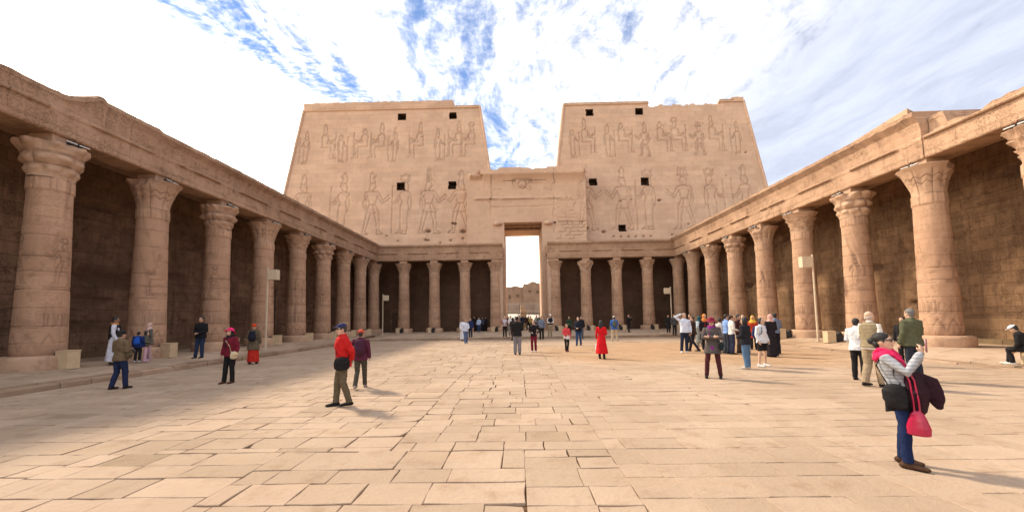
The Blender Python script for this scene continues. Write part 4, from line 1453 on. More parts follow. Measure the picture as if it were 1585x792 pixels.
# ---------------------------------------------------------------- beyond the gate
def slabs_box(name, pts, z0, z1, mat, label=None, cat=None, group=None, parent=None, kind=None):
    mb = MB()
    n = len(pts)
    mb.ring_loft([[(x, y, z0) for x, y in pts], [(x, y, z1 + random.uniform(-.02, .02)) for x, y in pts]])
    return tag(mb.build(name, mat, parent), label, cat, group, kind)


M['greywall'] = stone('far_block_wall', (0.26, 0.21, 0.17), (0.30, 0.245, 0.20), (0.20, 0.16, 0.125), 'xz', 1.4, 2.6, 0.9, 0.6, 0.3)
M['mudbrick'] = stone('far_mudbrick', (0.24, 0.165, 0.12), (0.31, 0.215, 0.155), (0.15, 0.10, 0.07), 'xz', 0.5, 1.1, 0.5, 0.7, 0.5)
M['palefloor'] = plain('pale_paving', (0.60, 0.50, 0.40), 0.95, 0.1, 0.08, 0.4)
fw = empty('boundary_wall', (0, 118, 0), 0, 'grey block wall seen far away through the gateway', 'wall')
b = MB()
for k in range(-6, 9):
    b.box(k * 4.0, k * 4.0 + 3.9, 0, .8, 0, 6.1 + random.uniform(-.05, .05), .01)
b.build('wall_panel', M['greywall'], fw)
b = MB()
for k in range(-6, 10):
    b.box(k * 4.0 - .35, k * 4.0 + .25, -.25, .9, 0, 6.35, .01)
b.build('buttress', M['greywall'], fw)
def far_house(x0, x1, y, z0, z1, label, mat, wins):
    r = empty('mudbrick_building', ((x0 + x1) / 2, y, 0), 0, label, 'building', 'buildings beyond the gateway')
    cx_ = (x0 + x1) / 2
    mb = MB()
    n = 10
    ss = []
    for i in range(n + 1):
        x = x0 + (x1 - x0) * i / n - cx_
        zt_ = z1 + random.uniform(-.5, .5)
        ss.append([(x, 0, 0), (x, 0, zt_), (x, 9, zt_), (x, 9, 0)])
    mb.ring_loft([list(reversed(s)) for s in ss])
    mb.build('wall', mat, r)
    for (wx_, wz_, a, b_) in wins:
        w = MB(); w.box(wx_ - a, wx_ + a, -.12, .1, wz_ - b_, wz_ + b_)
        w.build('window', M['dark'], r)
far_house(-9, 2.3, 138.5, 0, 12.6, 'low brown mudbrick building behind the grey wall, left half of the gateway view', M['mudbrick'], [(-2, 9.3, .5, .5), (0.5, 9.1, .4, .6), (3.2, 9.5, .45, .5)])
far_house(1.9, 8.8, 137, 0, 13.9, 'taller pinkish mudbrick building behind the grey wall, right half of the gateway view', M['mudbrick'], [(-1.2, 10.8, .5, .4), (1.4, 10.6, .5, .5)])
far_house(-30, -9.5, 150, 0, 9.5, 'long mudbrick building behind the grey wall, hidden at the left of the gateway', M['mudbrick'], [])
far_house(9.5, 30, 150, 0, 10.5, 'long mudbrick building behind the grey wall, hidden at the right of the gateway', M['mudbrick'], [])
rp = MB()
rp.add([(-9, 74, 0.0), (11, 74, 0.0), (11, 112, 2.2), (-9, 112, 3.4), (-9, 112, -.2), (11, 112, -.2)], [(0, 1, 2, 3), (1, 5, 2), (0, 3, 4), (2, 5, 4, 3)])
tag(rp.build('paved_ramp', M['palefloor']), kind='structure')
def pedestal(x, y, h, w, label):
    r = empty('pedestal', (x, y, 0), .1, label, 'statue', 'weathered statues outside the gate')
    mb = MB(); mb.box(-w, w, -w, w, 0, h * .35, .03); mb.build('plinth', M['greywall'], r)
    st = MB()
    st.ring_loft([[(a * w * .8 * f + o, b_ * w * .7 * f, z) for a, b_ in ((-1, -1), (1, -1), (1.1, 0), (1, 1), (-1, 1), (-1.1, 0))] for z, f, o in ((h * .35, 1, 0), (h * .6, 1.15, .03), (h * .78, 1.1, .0), (h * .84, .8, -.05), (h * .93, .85, -.08), (h, .6, -.1))])
    st.build('statue_body', M['greywall'], r)
pedestal(-2.1, 66, 2.6, .55, 'leftmost weathered statue outside the gate')
pedestal(0.85, 67, 3.9, .55, 'middle weathered statue outside the gate')
pedestal(4.7, 66, 4.6, .7, 'rightmost weathered statue outside the gate, the biggest')
bar = empty('barrier', (gx, 57.2, 0), 0, 'dark metal barrier across the outer end of the gateway', 'barrier')
mb = MB()
mb.tube([(-2.3, 0, 2.42), (2.3, 0, 2.42)], [.05, .05], 8, round_ends=False)
mb.tube([(-2.3, 0, 1.4), (2.3, 0, 1.4)], [.03, .03], 8, round_ends=False)
mb.build('rail', M['black'], bar)
for q in (-2.3, -.75, .8, 2.3):
    mb = MB(); mb.tube([(q, 0, -.1), (q, 0, 2.45)], [.045, .045], 8, round_ends=False)
    mb.build('post', M['black'], bar)

# ---------------------------------------------------------------- people
PENDING = []          # (object, voxel, wrinkle)
_mc = {}


def cmat(col, rough=0.85, bump=0.6, kind='cloth'):
    key = (tuple(round(c, 3) for c in col), rough, kind)
    if key in _mc: return _mc[key]
    if kind == 'stripe':
        m_ = plain('knit_fabric', col, rough, 0.15, 0.1, 30, 0.4, stripe=(tuple(c * 0.72 for c in col), 150))
    elif kind == 'gloss':
        m_ = plain('glossy_leather', col, 0.28, 0.6, 0.08, 8, 0.0)
    elif kind == 'skin':
        m_ = plain('skin', col, 0.55, 0.35, 0.06, 20, 0.0)
    elif kind == 'hair':
        m_ = plain('hair', col, 0.45, 0.4, 0.35, 60, 0.6)
    elif kind == 'check':
        m_ = plain('patterned_fabric', col, rough, 0.15, 0.5, 14, 0.4)
    else:
        m_ = plain('fabric', col, rough, 0.15, 0.16, 16, 0.5)
    _mc[key] = m_
    return m_


SK = {'l': (0.62, 0.40, 0.28), 'm': (0.48, 0.29, 0.19), 'd': (0.27, 0.155, 0.10)}
ARMS = {
    'down': ((.235, -.02, 1.14), (.245, .07, .90)), 'front': ((.235, .0, 1.13), (.07, .23, 1.06)), 'crossed': ((.24, .12, 1.15), (-.05, .27, 1.19)),
    'phone': ((.21, .16, 1.19), (.075, .33, 1.40)), 'head': ((.38, .02, 1.56), (.13, .05, 1.69)), 'back': ((.24, -.14, 1.17), (.04, -.18, .99)),
    'hip': ((.37, -.07, 1.19), (.19, .03, 1.03)), 'point': ((.24, .16, 1.24), (.17, .40, 1.30)), 'lap': ((.22, .10, 1.16), (.10, .32, 1.0)),
    'carry': ((.24, -.03, 1.15), (.17, .20, 1.16)), 'swing': ((.24, .05, 1.15), (.23, .25, .98)), 'swingb': ((.25, -.12, 1.15), (.25, -.18, .92)),
    'shade': ((.33, .20, 1.45), (.06, .18, 1.64)),
}
LEGS = {
    'stand': (((.095, .01, .50), (.10, -.02, .085)), ((-.095, .01, .50), (-.10, -.02, .085))),
    'apart': (((.15, .02, .50), (.19, .0, .085)), ((-.13, .02, .50), (-.17, -.03, .085))),
    'walk': (((.09, .14, .52), (.085, .24, .09)), ((-.09, .0, .49), (-.09, -.26, .12))),
    'step': (((.09, .08, .51), (.09, .12, .085)), ((-.10, .0, .50), (-.10, -.12, .095))),
    'contra': (((.13, .03, .50), (.17, .04, .085)), ((-.06, .0, .50), (-.05, -.03, .085))),
    'sit': (((.11, .44, .50), (.12, .50, .09)), ((-.10, .42, .47), (-.10, .36, .09))),
}


def bendf(lean, zp):
    c, s = math.cos(lean), math.sin(lean)
    return lambda p: np.array([p[0], p[1] * c + (p[2] - zp) * s, zp + (p[2] - zp) * c - p[1] * s]) if p[2] > zp else np.array(p, float)


def hand(mb, w, d, nrm, side, s, curl=0.5, spread=1.0):
    """palm with four unequal bent fingers and a thumb off its side"""
    d = np.array(d, float); d /= np.linalg.norm(d)
    n = np.array(nrm, float); n = n - d * np.dot(n, d); n /= np.linalg.norm(n) + 1e-9
    t = np.cross(d, n) * side                     # towards the thumb
    w = np.array(w, float)
    mb.tube([w - d * .01 * s, w + d * .035 * s, w + d * .078 * s], [(.024 * s, .017 * s), (.036 * s, .016 * s), (.038 * s, .013 * s)], 10, flat=n)
    for k, (ln, off) in enumerate(((.068, .027), (.078, .009), (.072, -.009), (.056, -.026))):
        b = w + d * .076 * s + t * off * s * spread
        a1 = curl * .55
        d1 = d * math.cos(a1) + n * math.sin(a1)
        p1 = b + d1 * ln * .5 * s
        a2 = curl * 1.35
        d2 = d * math.cos(a2) + n * math.sin(a2)
        p2 = p1 + d2 * ln * .55 * s
        mb.tube([b - d * .01 * s, p1, p2], [.0092 * s, .0084 * s, .0070 * s], 7)
    b = w + d * .022 * s + t * .026 * s
    p1 = b + (d * .55 + t * .75 + n * .25) * .034 * s
    p2 = p1 + (d * .85 + t * .15 + n * .45) * .030 * s
    mb.tube([b - t * .01 * s, p1, p2], [.0125 * s, .0105 * s, .0085 * s], 7)


def hat_mesh(kind, q, H3, hc, s):
    mb = MB()
    E_ = lambda c, r: mb.ell(hc + H3 @ (np.array(c) * s), np.array(r) * s, 16, 10, H3)
    T_ = lambda pts, r, **k: mb.tube([hc + H3 @ (np.array(p) * s) for p in pts], [tuple(np.array(x) * s) if isinstance(x, tuple) else x * s for x in r], 12, **k)
    if kind == 'cap':
        E_((0, -.004, .062), (.088, .104, .068))
        T_([(0, .07, .052), (0, .12, .046), (0, .165, .036)], [(.07, .010), (.068, .008), (.045, .007)], flat=H3 @ np.array([0, 0.1, 1.0]))
    elif kind == 'knit':
        E_((0, -.01, .055), (.092, .104, .085))
        E_((0, -.01, .03), (.094, .106, .03))
    elif kind == 'sunhat':
        E_((0, -.004, .068), (.09, .106, .07))
        rg = []
        for (r, z) in ((.085, .038), (.13, .024), (.165, .004), (.163, -.004), (.125, .014), (.08, .026)):
            rg.append([hc + H3 @ (np.array([r * math.cos(a) , r * 1.08 * math.sin(a), z + .008 * math.sin(3 * a)]) * s) for a in np.linspace(0, 2 * math.pi, 20, endpoint=False)])
        mb.ring_loft(rg)
    elif kind == 'scarf':
        E_((0, -.022, .012), (.094, .104, .122))
        E_((0, -.015, -.07), (.088, .092, .075))
        rg = []
        for (z, r, ry, yo) in ((-.06, .075, .08, -.01), (-.11, .10, .095, -.005), (-.16, .15, .115, 0), (-.22, .185, .125, 0), (-.27, .19, .125, 0), (-.25, .15, .10, 0)):
            rg.append([hc + np.array([r * math.cos(a), ry * math.sin(a) + yo, z]) * s for a in np.linspace(0, 2 * math.pi, 16, endpoint=False)])
        mb.ring_loft(rg)
    elif kind == 'short':
        E_((0, -.018, .040), (.084, .098, .086))
        E_((0, -.052, -.025), (.068, .050, .062))
        for sx in (-1, 1): E_((sx * .068, .012, .012), (.014, .026, .035))
    elif kind == 'long':
        E_((0, -.018, .040), (.086, .099, .088))
        T_([(0, -.06, .02), (0, -.085, -.08), (0, -.095, -.19), (0, -.085, -.29)], [(.085, .05), (.09, .045), (.085, .035), (.05, .02)], flat=H3 @ np.array([0, 1.0, 0]))
        for sx in (-1, 1): T_([(sx * .075, .005, .03), (sx * .088, -.01, -.08), (sx * .09, -.03, -.18)], [.025, .028, .02])
    elif kind == 'bob':
        E_((0, -.020, .035), (.090, .100, .092))
        for sx in (-1, 1): E_((sx * .078, -.015, -.04), (.024, .055, .070))
        E_((0, -.07, -.04), (.075, .04, .07))
    elif kind == 'bun':
        E_((0, -.012, .040), (.081, .097, .083))
        E_((0, -.118, .01), (.044, .038, .044))
        E_((0, -.062, -.035), (.066, .048, .065))
        E_((0, -.05, -.08), (.05, .035, .04))
        for sx in (-1, 1): E_((sx * .071, .000, .006), (.013, .032, .042))
    elif kind == 'fringe':                        # bald on top
        E_((0, -.05, -.01), (.078, .058, .05))
    return mb


nper = 0
def person(u, v, vt, head, label, pose=('down', 'down'), legs='stand', top=('jacket', (.05, .05, .05)), bottom=('trousers', (.05, .05, .07)), shoes=(.02, .018, .016),
           skin='m', hair=('short', (.012, .010, .009)), hat=None, lean=0.0, hturn=0.0, hnod=0.0, build_=1.0, extras=(), xyz=None, height=None, group='visitors in the temple court', vox=None, curl=.6):
    """v = feet, vt = top of the head in the photograph; head = compass heading, 0 = away from the camera, 90 = right"""
    global nper
    nper += 1
    if xyz is None:
        z = 0.0
        for _ in range(8):
            d = ray(u, v); t = (z - CAM_H) / d[2]
            P = np.array([d[0] * t, d[1] * t, z])
            z = ground_z(P[0], P[1])
    else:
        P = np.array(xyz, float)
        if len(P) == 2: P = np.array([P[0], P[1], ground_z(P[0], P[1])])
    dist = math.hypot(P[0], P[1])
    head = head + math.degrees(math.atan2(P[0], P[1]))        # headings were read against the line of sight
    if height is None:
        du, dv = project(P)
        lo, hi = 0.6, 2.4
        for _ in range(30):
            mid_ = (lo + hi) / 2
            if project(P + [0, 0, mid_])[1] > vt: lo = mid_
            else: hi = mid_
        H = min(max(mid_, 1.45), 1.92) if not label.startswith('child') else mid_
    else:
        H = height
    s = H / 1.74
    vx = vox or (0.0085 if dist < 7 else 0.011 if dist < 14 else 0.016 if dist < 22 else 0.022)
    seg = 14 if dist < 14 else 10
    root = empty('person', tuple(P), -R(head), label, 'person', group)
    zp = .95
    dz = 0.0
    if legs == 'sit': dz = -.43
    B = bendf(lean, zp)
    up_ = lambda p: (B(np.array(p, float)) + [0, 0, dz]) * s
    lo_ = lambda p: np.array(p, float) * s
    R3 = np.array(Matrix.Rotation(-lean, 3, 'X') @ Matrix.Rotation(-hturn, 3, 'Z') @ Matrix.Rotation(-hnod, 3, 'X'))
    hc = up_((0, .012, 1.615))
    neck_ = up_((0, -.005, 1.46))
    # --- body
    b = MB()
    hring = []
    for (z, rx, ry, yo) in ((-.122, .024, .026, .038), (-.108, .044, .050, .034), (-.075, .058, .068, .020), (-.04, .066, .082, .008), (0, .073, .091, .0), (.035, .075, .094, -.002), (.068, .068, .087, -.005), (.095, .050, .066, -.006), (.112, .024, .034, -.006)):
        hring.append([hc + R3 @ (np.array([rx * math.cos(a), ry * math.sin(a) + yo, z]) * s) for a in np.linspace(0, 2 * math.pi, 18, endpoint=False)])
    b.ring_loft(hring)
    hp = lambda p: hc + R3 @ (np.array(p, float) * s)
    b.tube([hp((0, .088, .018)), hp((0, .102, -.008)), hp((0, .112, -.030))], [.008 * s, .011 * s, .014 * s], 8)
    b.ell(hp((0, .078, .030)), np.array((.052, .018, .012)) * s, 10, 6, R3)
    b.ell(hp((0, .074, -.092)), np.array((.026, .020, .018)) * s, 10, 6, R3)
    for sx in (-1, 1):
        b.ell(hp((sx * .076, -.004, -.008)), np.array((.010, .020, .032)) * s, 8, 6, R3)
        b.ell(hp((sx * .040, .060, -.030)), np.array((.024, .024, .022)) * s, 8, 6, R3)
    b.tube([up_((0, -.012, 1.40)), up_((0, -.010, 1.47)), hc + R3 @ (np.array((0, -.018, -.06)) * s)], [.068 * s, .056 * s, .054 * s], 12)
    b.tube([up_((0, 0, .93)), up_((0, .0, 1.10)), up_((0, .005, 1.28)), up_((0, -.005, 1.40))], [(.145 * s, .10 * s), (.125 * s, .09 * s), (.155 * s, .10 * s), (.13 * s, .075 * s)], 14, flat=(0, 1, 0))
    wr = []
    fem = (hair and hair[0] in ('long', 'bob', 'bun')) or (hat and hat[0] == 'scarf')
    shx = .165 if fem else .18
    for sx, pz in ((1, pose[0]), (-1, pose[1])):
        e, w = ARMS[pz]
        sh = up_((sx * shx, -.005, 1.405))
        el_, wr_ = up_((sx * e[0], e[1], e[2])), up_((sx * w[0], w[1], w[2]))
        b.tube([up_((sx * .10, -.005, 1.38)), sh, (sh + el_) / 2, el_, el_ * .6 + wr_ * .4, wr_], [.055 * s, .050 * s, .043 * s, .036 * s, .036 * s, .025 * s], 10)
        fd = wr_ - el_
        fd /= np.linalg.norm(fd)
        if pz in ('phone',): hd, hn = fd * .5 + np.array((-sx * .35, .1, .85)), np.array((-sx * .5, -.85, 0))
        elif pz in ('front', 'lap'): hd, hn = fd + np.array((-sx * .3, .3, .05)), np.array((0, -.4, -1.0))
        elif pz in ('head', 'shade'): hd, hn = np.array((-sx * 1.0, .1, .1)), np.array((0, -.1, -1.0))
        elif pz == 'crossed': hd, hn = fd, np.array((0, -1.0, 0))
        elif pz == 'back': hd, hn = fd + np.array((0, -.1, -.2)), np.array((0, 1.0, .2))
        else: hd, hn = fd + np.array((0, .1, -.25)), np.array((-sx * 1.0, 0, 0))
        side = 1 if np.dot(np.cross(hd, hn), np.array((0, .3, 1.0)) if pz not in ('down', 'swing', 'swingb') else np.array((0, 1.0, 0))) > 0 else -1
        hand(b, wr_, hd, hn, side, s * (1.0 if not fem else .93), curl)
        wr.append((sh, el_, wr_))
    L = LEGS[legs]
    ank = []
    for sx, (kn, an) in ((1, L[0]), (-1, L[1])):
        hip = lo_((sx * .09, 0, .93 + dz)) if legs != 'sit' else lo_((sx * .10, .02, .53))
        k_, a_ = lo_(kn), lo_(an)
        b.tube([hip + np.array((0, 0, .03)), hip * .5 + k_ * .5, k_, k_ * .65 + a_ * .35 + np.array((0, -.012 * s, 0)), a_], [.078 * s, .068 * s, .050 * s, .050 * s, .034 * s], 10)
        b.tube([a_ + [0, -.03 * s, -.045 * s], a_ + [0, .06 * s, -.05 * s], a_ + [0, .15 * s, -.058 * s]], [(.032 * s, .028 * s), (.037 * s, .024 * s), (.036 * s, .016 * s)], 10, flat=(0, 0, 1))
        ank.append((hip, k_, a_))
    bo = b.build('body', cmat(SK[skin], .55, kind='skin'), root, True)
    PENDING.append((bo, vx, 0.0))
    # --- face details on people near enough to show them
    if dist < 24:
        ey = MB()
        for sx in (-1, 1): ey.ell(hp((sx * .031, .0855, .004)), np.array((.013, .008, .007)) * s, 8, 5, R3)
        ey.build('eyes', cmat((.03, .02, .02), .3, kind='skin'), root, True)
        mo = MB()
        mo.tube([hp((-.024, .088, -.064)), hp((0, .098, -.061)), hp((.024, .088, -.064))], [.004 * s, .008 * s, .004 * s], 8)
        mo.build('lips', cmat((.42, .13, .11), .5, kind='skin'), root, True)
    # --- trousers etc.
    kb, cb = bottom[0], bottom[1]
    m_ = MB()
    if kb in ('trousers', 'leggings', 'shorts', 'wide'):
        f = {'trousers': 1.0, 'leggings': .90, 'shorts': 1.0, 'wide': 1.18}[kb]
        m_.tube([up_((0, 0, 1.04)), lo_((0, 0, .95 + dz)), lo_((0, 0, .88 + dz))], [(.150 * s * build_, .112 * s * build_), (.168 * s * build_, .125 * s * build_), (.150 * s, .108 * s)], 14, flat=(0, 1, 0))
        for hip, k_, a_ in ank:
            if kb == 'shorts':
                e_ = k_ * .85 + hip * .15
                m_.tube([hip, hip * .5 + k_ * .5, e_], [.098 * s, .094 * s, .092 * s], 12, round_ends=False)
            else:
                m_.tube([hip, hip * .5 + k_ * .5, k_ + [0, .005 * s, 0], k_ * .5 + a_ * .5 - [0, .008 * s, 0], a_ + [0, -.005 * s, -.012 * s]], [.097 * s * (f * .5 + .5), .086 * s * f, .072 * s * f, .068 * s * f, .062 * s * f], 12, round_ends=False)
        po = m_.build(kb if kb != 'wide' else 'trousers', cmat(cb, .9, kind=bottom[2] if len(bottom) > 2 else 'cloth'), root, True)
        PENDING.append((po, vx, .007))
    elif kb == 'skirt':
        z1 = bottom[2] if len(bottom) > 2 else .25
        rg = []
        for (z, rx, ry) in ((1.04, .14, .10), (.95, .17, .125), (.8, .18, .15), (.5, .20, .18), (z1, .225, .20), (z1 - .004, .19, .17)):
            rg.append([lo_((rx * math.cos(a) * (1 + .05 * math.sin(6 * a) * (z < .8)), ry * math.sin(a) * (1 + .05 * math.sin(6 * a) * (z < .8)), z)) for a in np.linspace(0, 2 * math.pi, 28, endpoint=False)])
        m_.ring_loft(rg)
        po = m_.build('skirt', cmat(cb, .9), root, True)
        PENDING.append((po, vx, .006))
    # --- shoes
    sh_ = MB()
    for hip, k_, a_ in ank:
        ww = 1.12 if dist < 7 else 1.0
        sh_.tube([a_ + np.array((0, -.055, -.043)) * s, a_ + np.array((0, .03, -.040)) * s, a_ + np.array((0, .11, -.050)) * s, a_ + np.array((0, .175, -.056)) * s], [(.036 * s * ww, .040 * s), (.041 * s * ww, .042 * s), (.046 * s * ww, .031 * s), (.036 * s * ww, .024 * s)], 12, flat=(0, 0, 1))
        sh_.tube([a_ + np.array((0, -.02, -.03)) * s, a_ + np.array((0, -.015, .025 if dist < 7 else .005)) * s], [.044 * s, .046 * s], 12)
    zmin = min(p[2] for p in sh_.v)
    so_ = sh_.build('shoes', cmat(shoes, .6), root, True)
    PENDING.append((so_, vx, 0.0))
    # --- upper garment
    kt, ct = top[0], top[1]
    t_ = MB()
    pf = {'jacket': 1.10, 'puffer': 1.2, 'shirt': .98, 'tee': .98, 'vest': 1.08, 'coat': 1.12, 'robe': 1.08, 'dress': 1.0, 'sweater': 1.03}[kt] * build_
    fw = .93 if fem else 1.0
    tor_ = [(1.49, .066, .064, -.008), (1.455, .105, .078, -.008), (1.42, .165 * fw, .098, -.004), (1.34, .185 * fw, .115, .006), (1.25, .178 * fw, .122, .010), (1.14, .158 * fw, .112, .006), (1.04, .160 * fw, .112, .003), (.95, .176, .128, 0)]
    hem = {'jacket': .84, 'puffer': .82, 'shirt': .88, 'tee': .87, 'vest': .90, 'coat': .50, 'robe': .10, 'dress': .42, 'sweater': .86}[kt]
    if len(top) > 2 and isinstance(top[2], float): hem = top[2]
    z_ = .95
    while z_ > hem + .01:
        z_ = max(hem, z_ - .12)
        k_ = (.95 - z_)
        fl_ = {'robe': .03, 'dress': .14, 'coat': .12}.get(kt, .05)
        tor_.append((z_, .176 + fl_ * k_, .128 + (fl_ + .06) * k_, 0))
    rg = []
    for (z, rx, ry, yo) in tor_:
        g_ = pf if z < 1.47 else 1.0 + (pf - 1) * .5
        pts = []
        for a in np.linspace(0, 2 * math.pi, 24, endpoint=False):
            ca, sa = math.cos(a), math.sin(a)
            e_ = 1 + (.045 * math.sin(7 * a + z * 3) if z < .8 else 0)
            x_, y_ = rx * g_ * math.copysign(abs(ca) ** .85, ca) * e_, ry * g_ * math.copysign(abs(sa) ** .9, sa) * e_ + yo
            if z < 1.2 and build_ > 1.08 and sa > 0: y_ += .03 * sa
            q = np.array([x_, y_, z])
            pts.append(up_(q) if z > zp else lo_(q + [0, 0, dz]))
        rg.append(pts)
    t_.ring_loft(rg)
    sl_ = {'jacket': 1.22, 'puffer': 1.4, 'shirt': 1.0, 'sweater': 1.08, 'coat': 1.22, 'robe': 1.2, 'dress': 1.0, 'tee': 1.05, 'vest': 1.0}[kt]
    sleeves = MB()
    for sh, el_, w_ in wr:
        tgt = sleeves if kt == 'vest' else t_
        if kt == 'tee':
            tgt.tube([sh * .75 + np.array([0, 0, sh[2]]) * .25, sh, sh * .35 + el_ * .65], [.060 * s, .062 * s, .058 * s], 12, round_ends=False)
        else:
            end = w_ * .93 + el_ * .07
            tgt.tube([sh * .72 + np.array([0, sh[1], sh[2]]) * .28 - [0, 0, .012], sh, sh * .5 + el_ * .5, el_, el_ * .5 + w_ * .5, end], [.058 * s * sl_, .061 * s * sl_, .053 * s * sl_, .049 * s * sl_, .045 * s * sl_, .038 * s * sl_], 12, round_ends=True)
    if kt in ('jacket', 'puffer', 'coat', 'shirt'):
        c_ = up_((0, -.008, 1.47)); c2 = up_((0, -.004, 1.515))
        t_.tube([c_, c2], [(.085 * s, .080 * s), (.070 * s, .070 * s)], 14, flat=(0, 1, 0), round_ends=False)
    to = t_.build({'puffer': 'jacket', 'tee': 'shirt'}.get(kt, kt), cmat(ct, .88, kind=(top[-1] if isinstance(top[-1], str) and len(top) > 2 else 'cloth')), root, True)
    PENDING.append((to, vx, .009 if kt != 'puffer' else .012))
    if kt == 'vest':
        sv = MB()
        sv.v, sv.f = sleeves.v, sleeves.f
        sv.tube([up_((0, .01, 1.40)), up_((0, .0, 1.475))], [(.12 * s, .085 * s), (.07 * s, .07 * s)], 12, flat=(0, 1, 0))
        if hem > .8: sv.tube([up_((0, 0, .97)), lo_((0, 0, .86 + dz))], [(.172 * s * build_, .125 * s * build_), (.18 * s * build_, .13 * s * build_)], 14, flat=(0, 1, 0), round_ends=False)
        c3 = top[2] if len(top) > 2 else (.7, .7, .68)
        so2 = sv.build('shirt', cmat(c3, .88), root, True)
        PENDING.append((so2, vx, .007))
    if hair:
        h_ = hat_mesh(hair[0], 0, R3, hc, s)
        ho = h_.build('hair', cmat(hair[1], .5, kind='hair'), root, True)
        PENDING.append((ho, min(vx, .014), .003))
    if hat:
        h_ = hat_mesh(hat[0], 0, R3, hc, s)
        ho = h_.build({'scarf': 'headscarf', 'knit': 'knitted_hat', 'sunhat': 'hat', 'cap': 'cap'}[hat[0]], cmat(hat[1], .8), root, True)
        PENDING.append((ho, min(vx, .012), .003 if hat[0] == 'scarf' else 0.0))
    ctx = dict(root=root, s=s, up=up_, lo=lo_, hp=hp, wr=wr, ank=ank, P=P, head=head, vx=vx, R3=R3, hc=hc, dz=dz)
    for ex in extras:
        EXTRA[ex[0]](ctx, *ex[1:])
    return ctx


def attach(ctx, mb, name, mat, label=None, cat=None, vox=True, wrk=0.0, child=False):
    """child = clothing of the person; otherwise a thing of its own carried by the person"""
    if child:
        o = mb.build(name, mat, ctx['root'], True)
    else:
        o = mb.build(name, mat, None, True)
        o.location = tuple(ctx['P'])
        o.rotation_euler = (0, 0, -R(ctx['head']))
        tag(o, label, cat)
    if vox: PENDING.append((o, ctx['vx'] * .9, wrk))
    return o


def ex_neckscarf(c, col):
    mb = MB(); up_, s = c['up'], c['s']
    pts = [up_((.085 * math.cos(a), .085 * math.sin(a) - .005, 1.475 + .012 * math.sin(3 * a))) for a in np.linspace(0, 2 * math.pi, 14)]
    mb.tube(pts, [(.034 * s)] * 14, 8)
    mb.tube([up_((.04, .09, 1.45)), up_((.05, .125, 1.30)), up_((.06, .125, 1.14))], [(.035 * s, .014 * s)] * 3, 8, flat=(0, 1, 0))
    attach(c, mb, 'scarf', cmat(col), child=True)


def ex_backpack(c, col, label):
    mb = MB(); up_, s = c['up'], c['s']
    mb.tube([up_((0, -.21, 1.06)), up_((0, -.22, 1.20)), up_((0, -.20, 1.38))], [(.14 * s, .075 * s), (.15 * s, .085 * s), (.12 * s, .06 * s)], 14, flat=(0, 1, 0))
    mb.tube([up_((0, -.30, 1.08)), up_((0, -.30, 1.20))], [(.09 * s, .03 * s)] * 2, 12, flat=(0, 1, 0))
    for sx in (-1, 1):
        mb.tube([up_((sx * .09, -.16, 1.40)), up_((sx * .11, -.02, 1.475)), up_((sx * .12, .115, 1.38)), up_((sx * .14, .12, 1.22)), up_((sx * .17, .0, 1.1)), up_((sx * .12, -.16, 1.08))], [(.022 * s, .009 * s)] * 6, 8)
    attach(c, mb, 'backpack', cmat(col), label, 'backpack')


def ex_shoulderbag(c, col, label, side=1, zb=.88, strapcol=None, size=1.0, kind='cloth', front=.05):
    mb = MB(); up_, lo_, s = c['up'], c['lo'], c['s']
    x = side * .235
    k = size * s
    ctr = lo_((x, front, zb + c['dz']))
    mb.tube([ctr + [0, 0, -.09 * k], ctr + [0, 0, .0], ctr + [0, 0, .075 * k]], [(.13 * k, .045 * k), (.14 * k, .05 * k), (.12 * k, .035 * k)], 14, flat=(1, 0, 0))
    mb.tube([ctr + [side * .045 * k, 0, .07 * k], ctr + [side * .058 * k, 0, .0]], [(.12 * k, .012)] * 2, 10, flat=(1, 0, 0))
    st = [ctr + [0, .10 * k, .06 * k], up_((side * .10, .145, 1.16)), up_((-side * .06, .125, 1.36)), up_((-side * .10, .0, 1.485)), up_((-side * .05, -.12, 1.36)), up_((side * .10, -.14, 1.14)), ctr + [0, -.10 * k, .06 * k]]
    mb.tube(st, [(.016 * s, .007 * s)] * 7, 8)
    attach(c, mb, 'shoulder_bag', cmat(col, kind=kind), label, 'bag')


def ex_handbag(c, col, label, side=1, size=1.0, kind='cloth'):
    mb = MB(); s = c['s'] * size
    w = c['wr'][0 if side > 0 else 1][2] + np.array([0, .02, -.09 * c['s']])
    mb.tube([w + [0, 0, -.36 * s], w + [0, 0, -.26 * s], w + [0, 0, -.15 * s]], [(.12 * s, .055 * s), (.14 * s, .06 * s), (.11 * s, .03 * s)], 14, flat=(1, 0, 0))
    mb.tube([w + [0, .07 * s, -.16 * s], w + [0, .05 * s, -.04 * s], w + [0, 0, .0], w + [0, -.05 * s, -.04 * s], w + [0, -.07 * s, -.16 * s]], [.009] * 5, 7)
    attach(c, mb, 'handbag', cmat(col, kind=kind), label, 'bag')


def ex_phone(c, label, col=(.03, .03, .035)):
    w = (c['wr'][0][2] + c['wr'][1][2]) / 2 + np.array([0, .045, .095]) * c['s']
    mb = MB(); mb.box(-.037, .037, -.005, .005, -.072, .072)
    mb.v = [(p[0] + w[0], p[1] + w[1], p[2] + w[2]) for p in mb.v]
    attach(c, mb, 'phone', plain('phone_case', col, .3, .5), label, 'phone', vox=False)


def ex_camera(c, label):
    w = (c['wr'][0][2] + c['wr'][1][2]) / 2 + np.array([0, .08, .03]) * c['s']
    mb = MB(); mb.box(-.065, .065, -.03, .03, -.045, .045, 0); mb.box(-.03, .03, -.02, .02, .045, .065)
    mb.tube([(0, .03, 0), (0, .09, 0)], [.034, .036], 12, round_ends=False)
    mb.v = [(p[0] + w[0], p[1] + w[1], p[2] + w[2]) for p in mb.v]
    attach(c, mb, 'camera', M['black'], label, 'camera', vox=False)


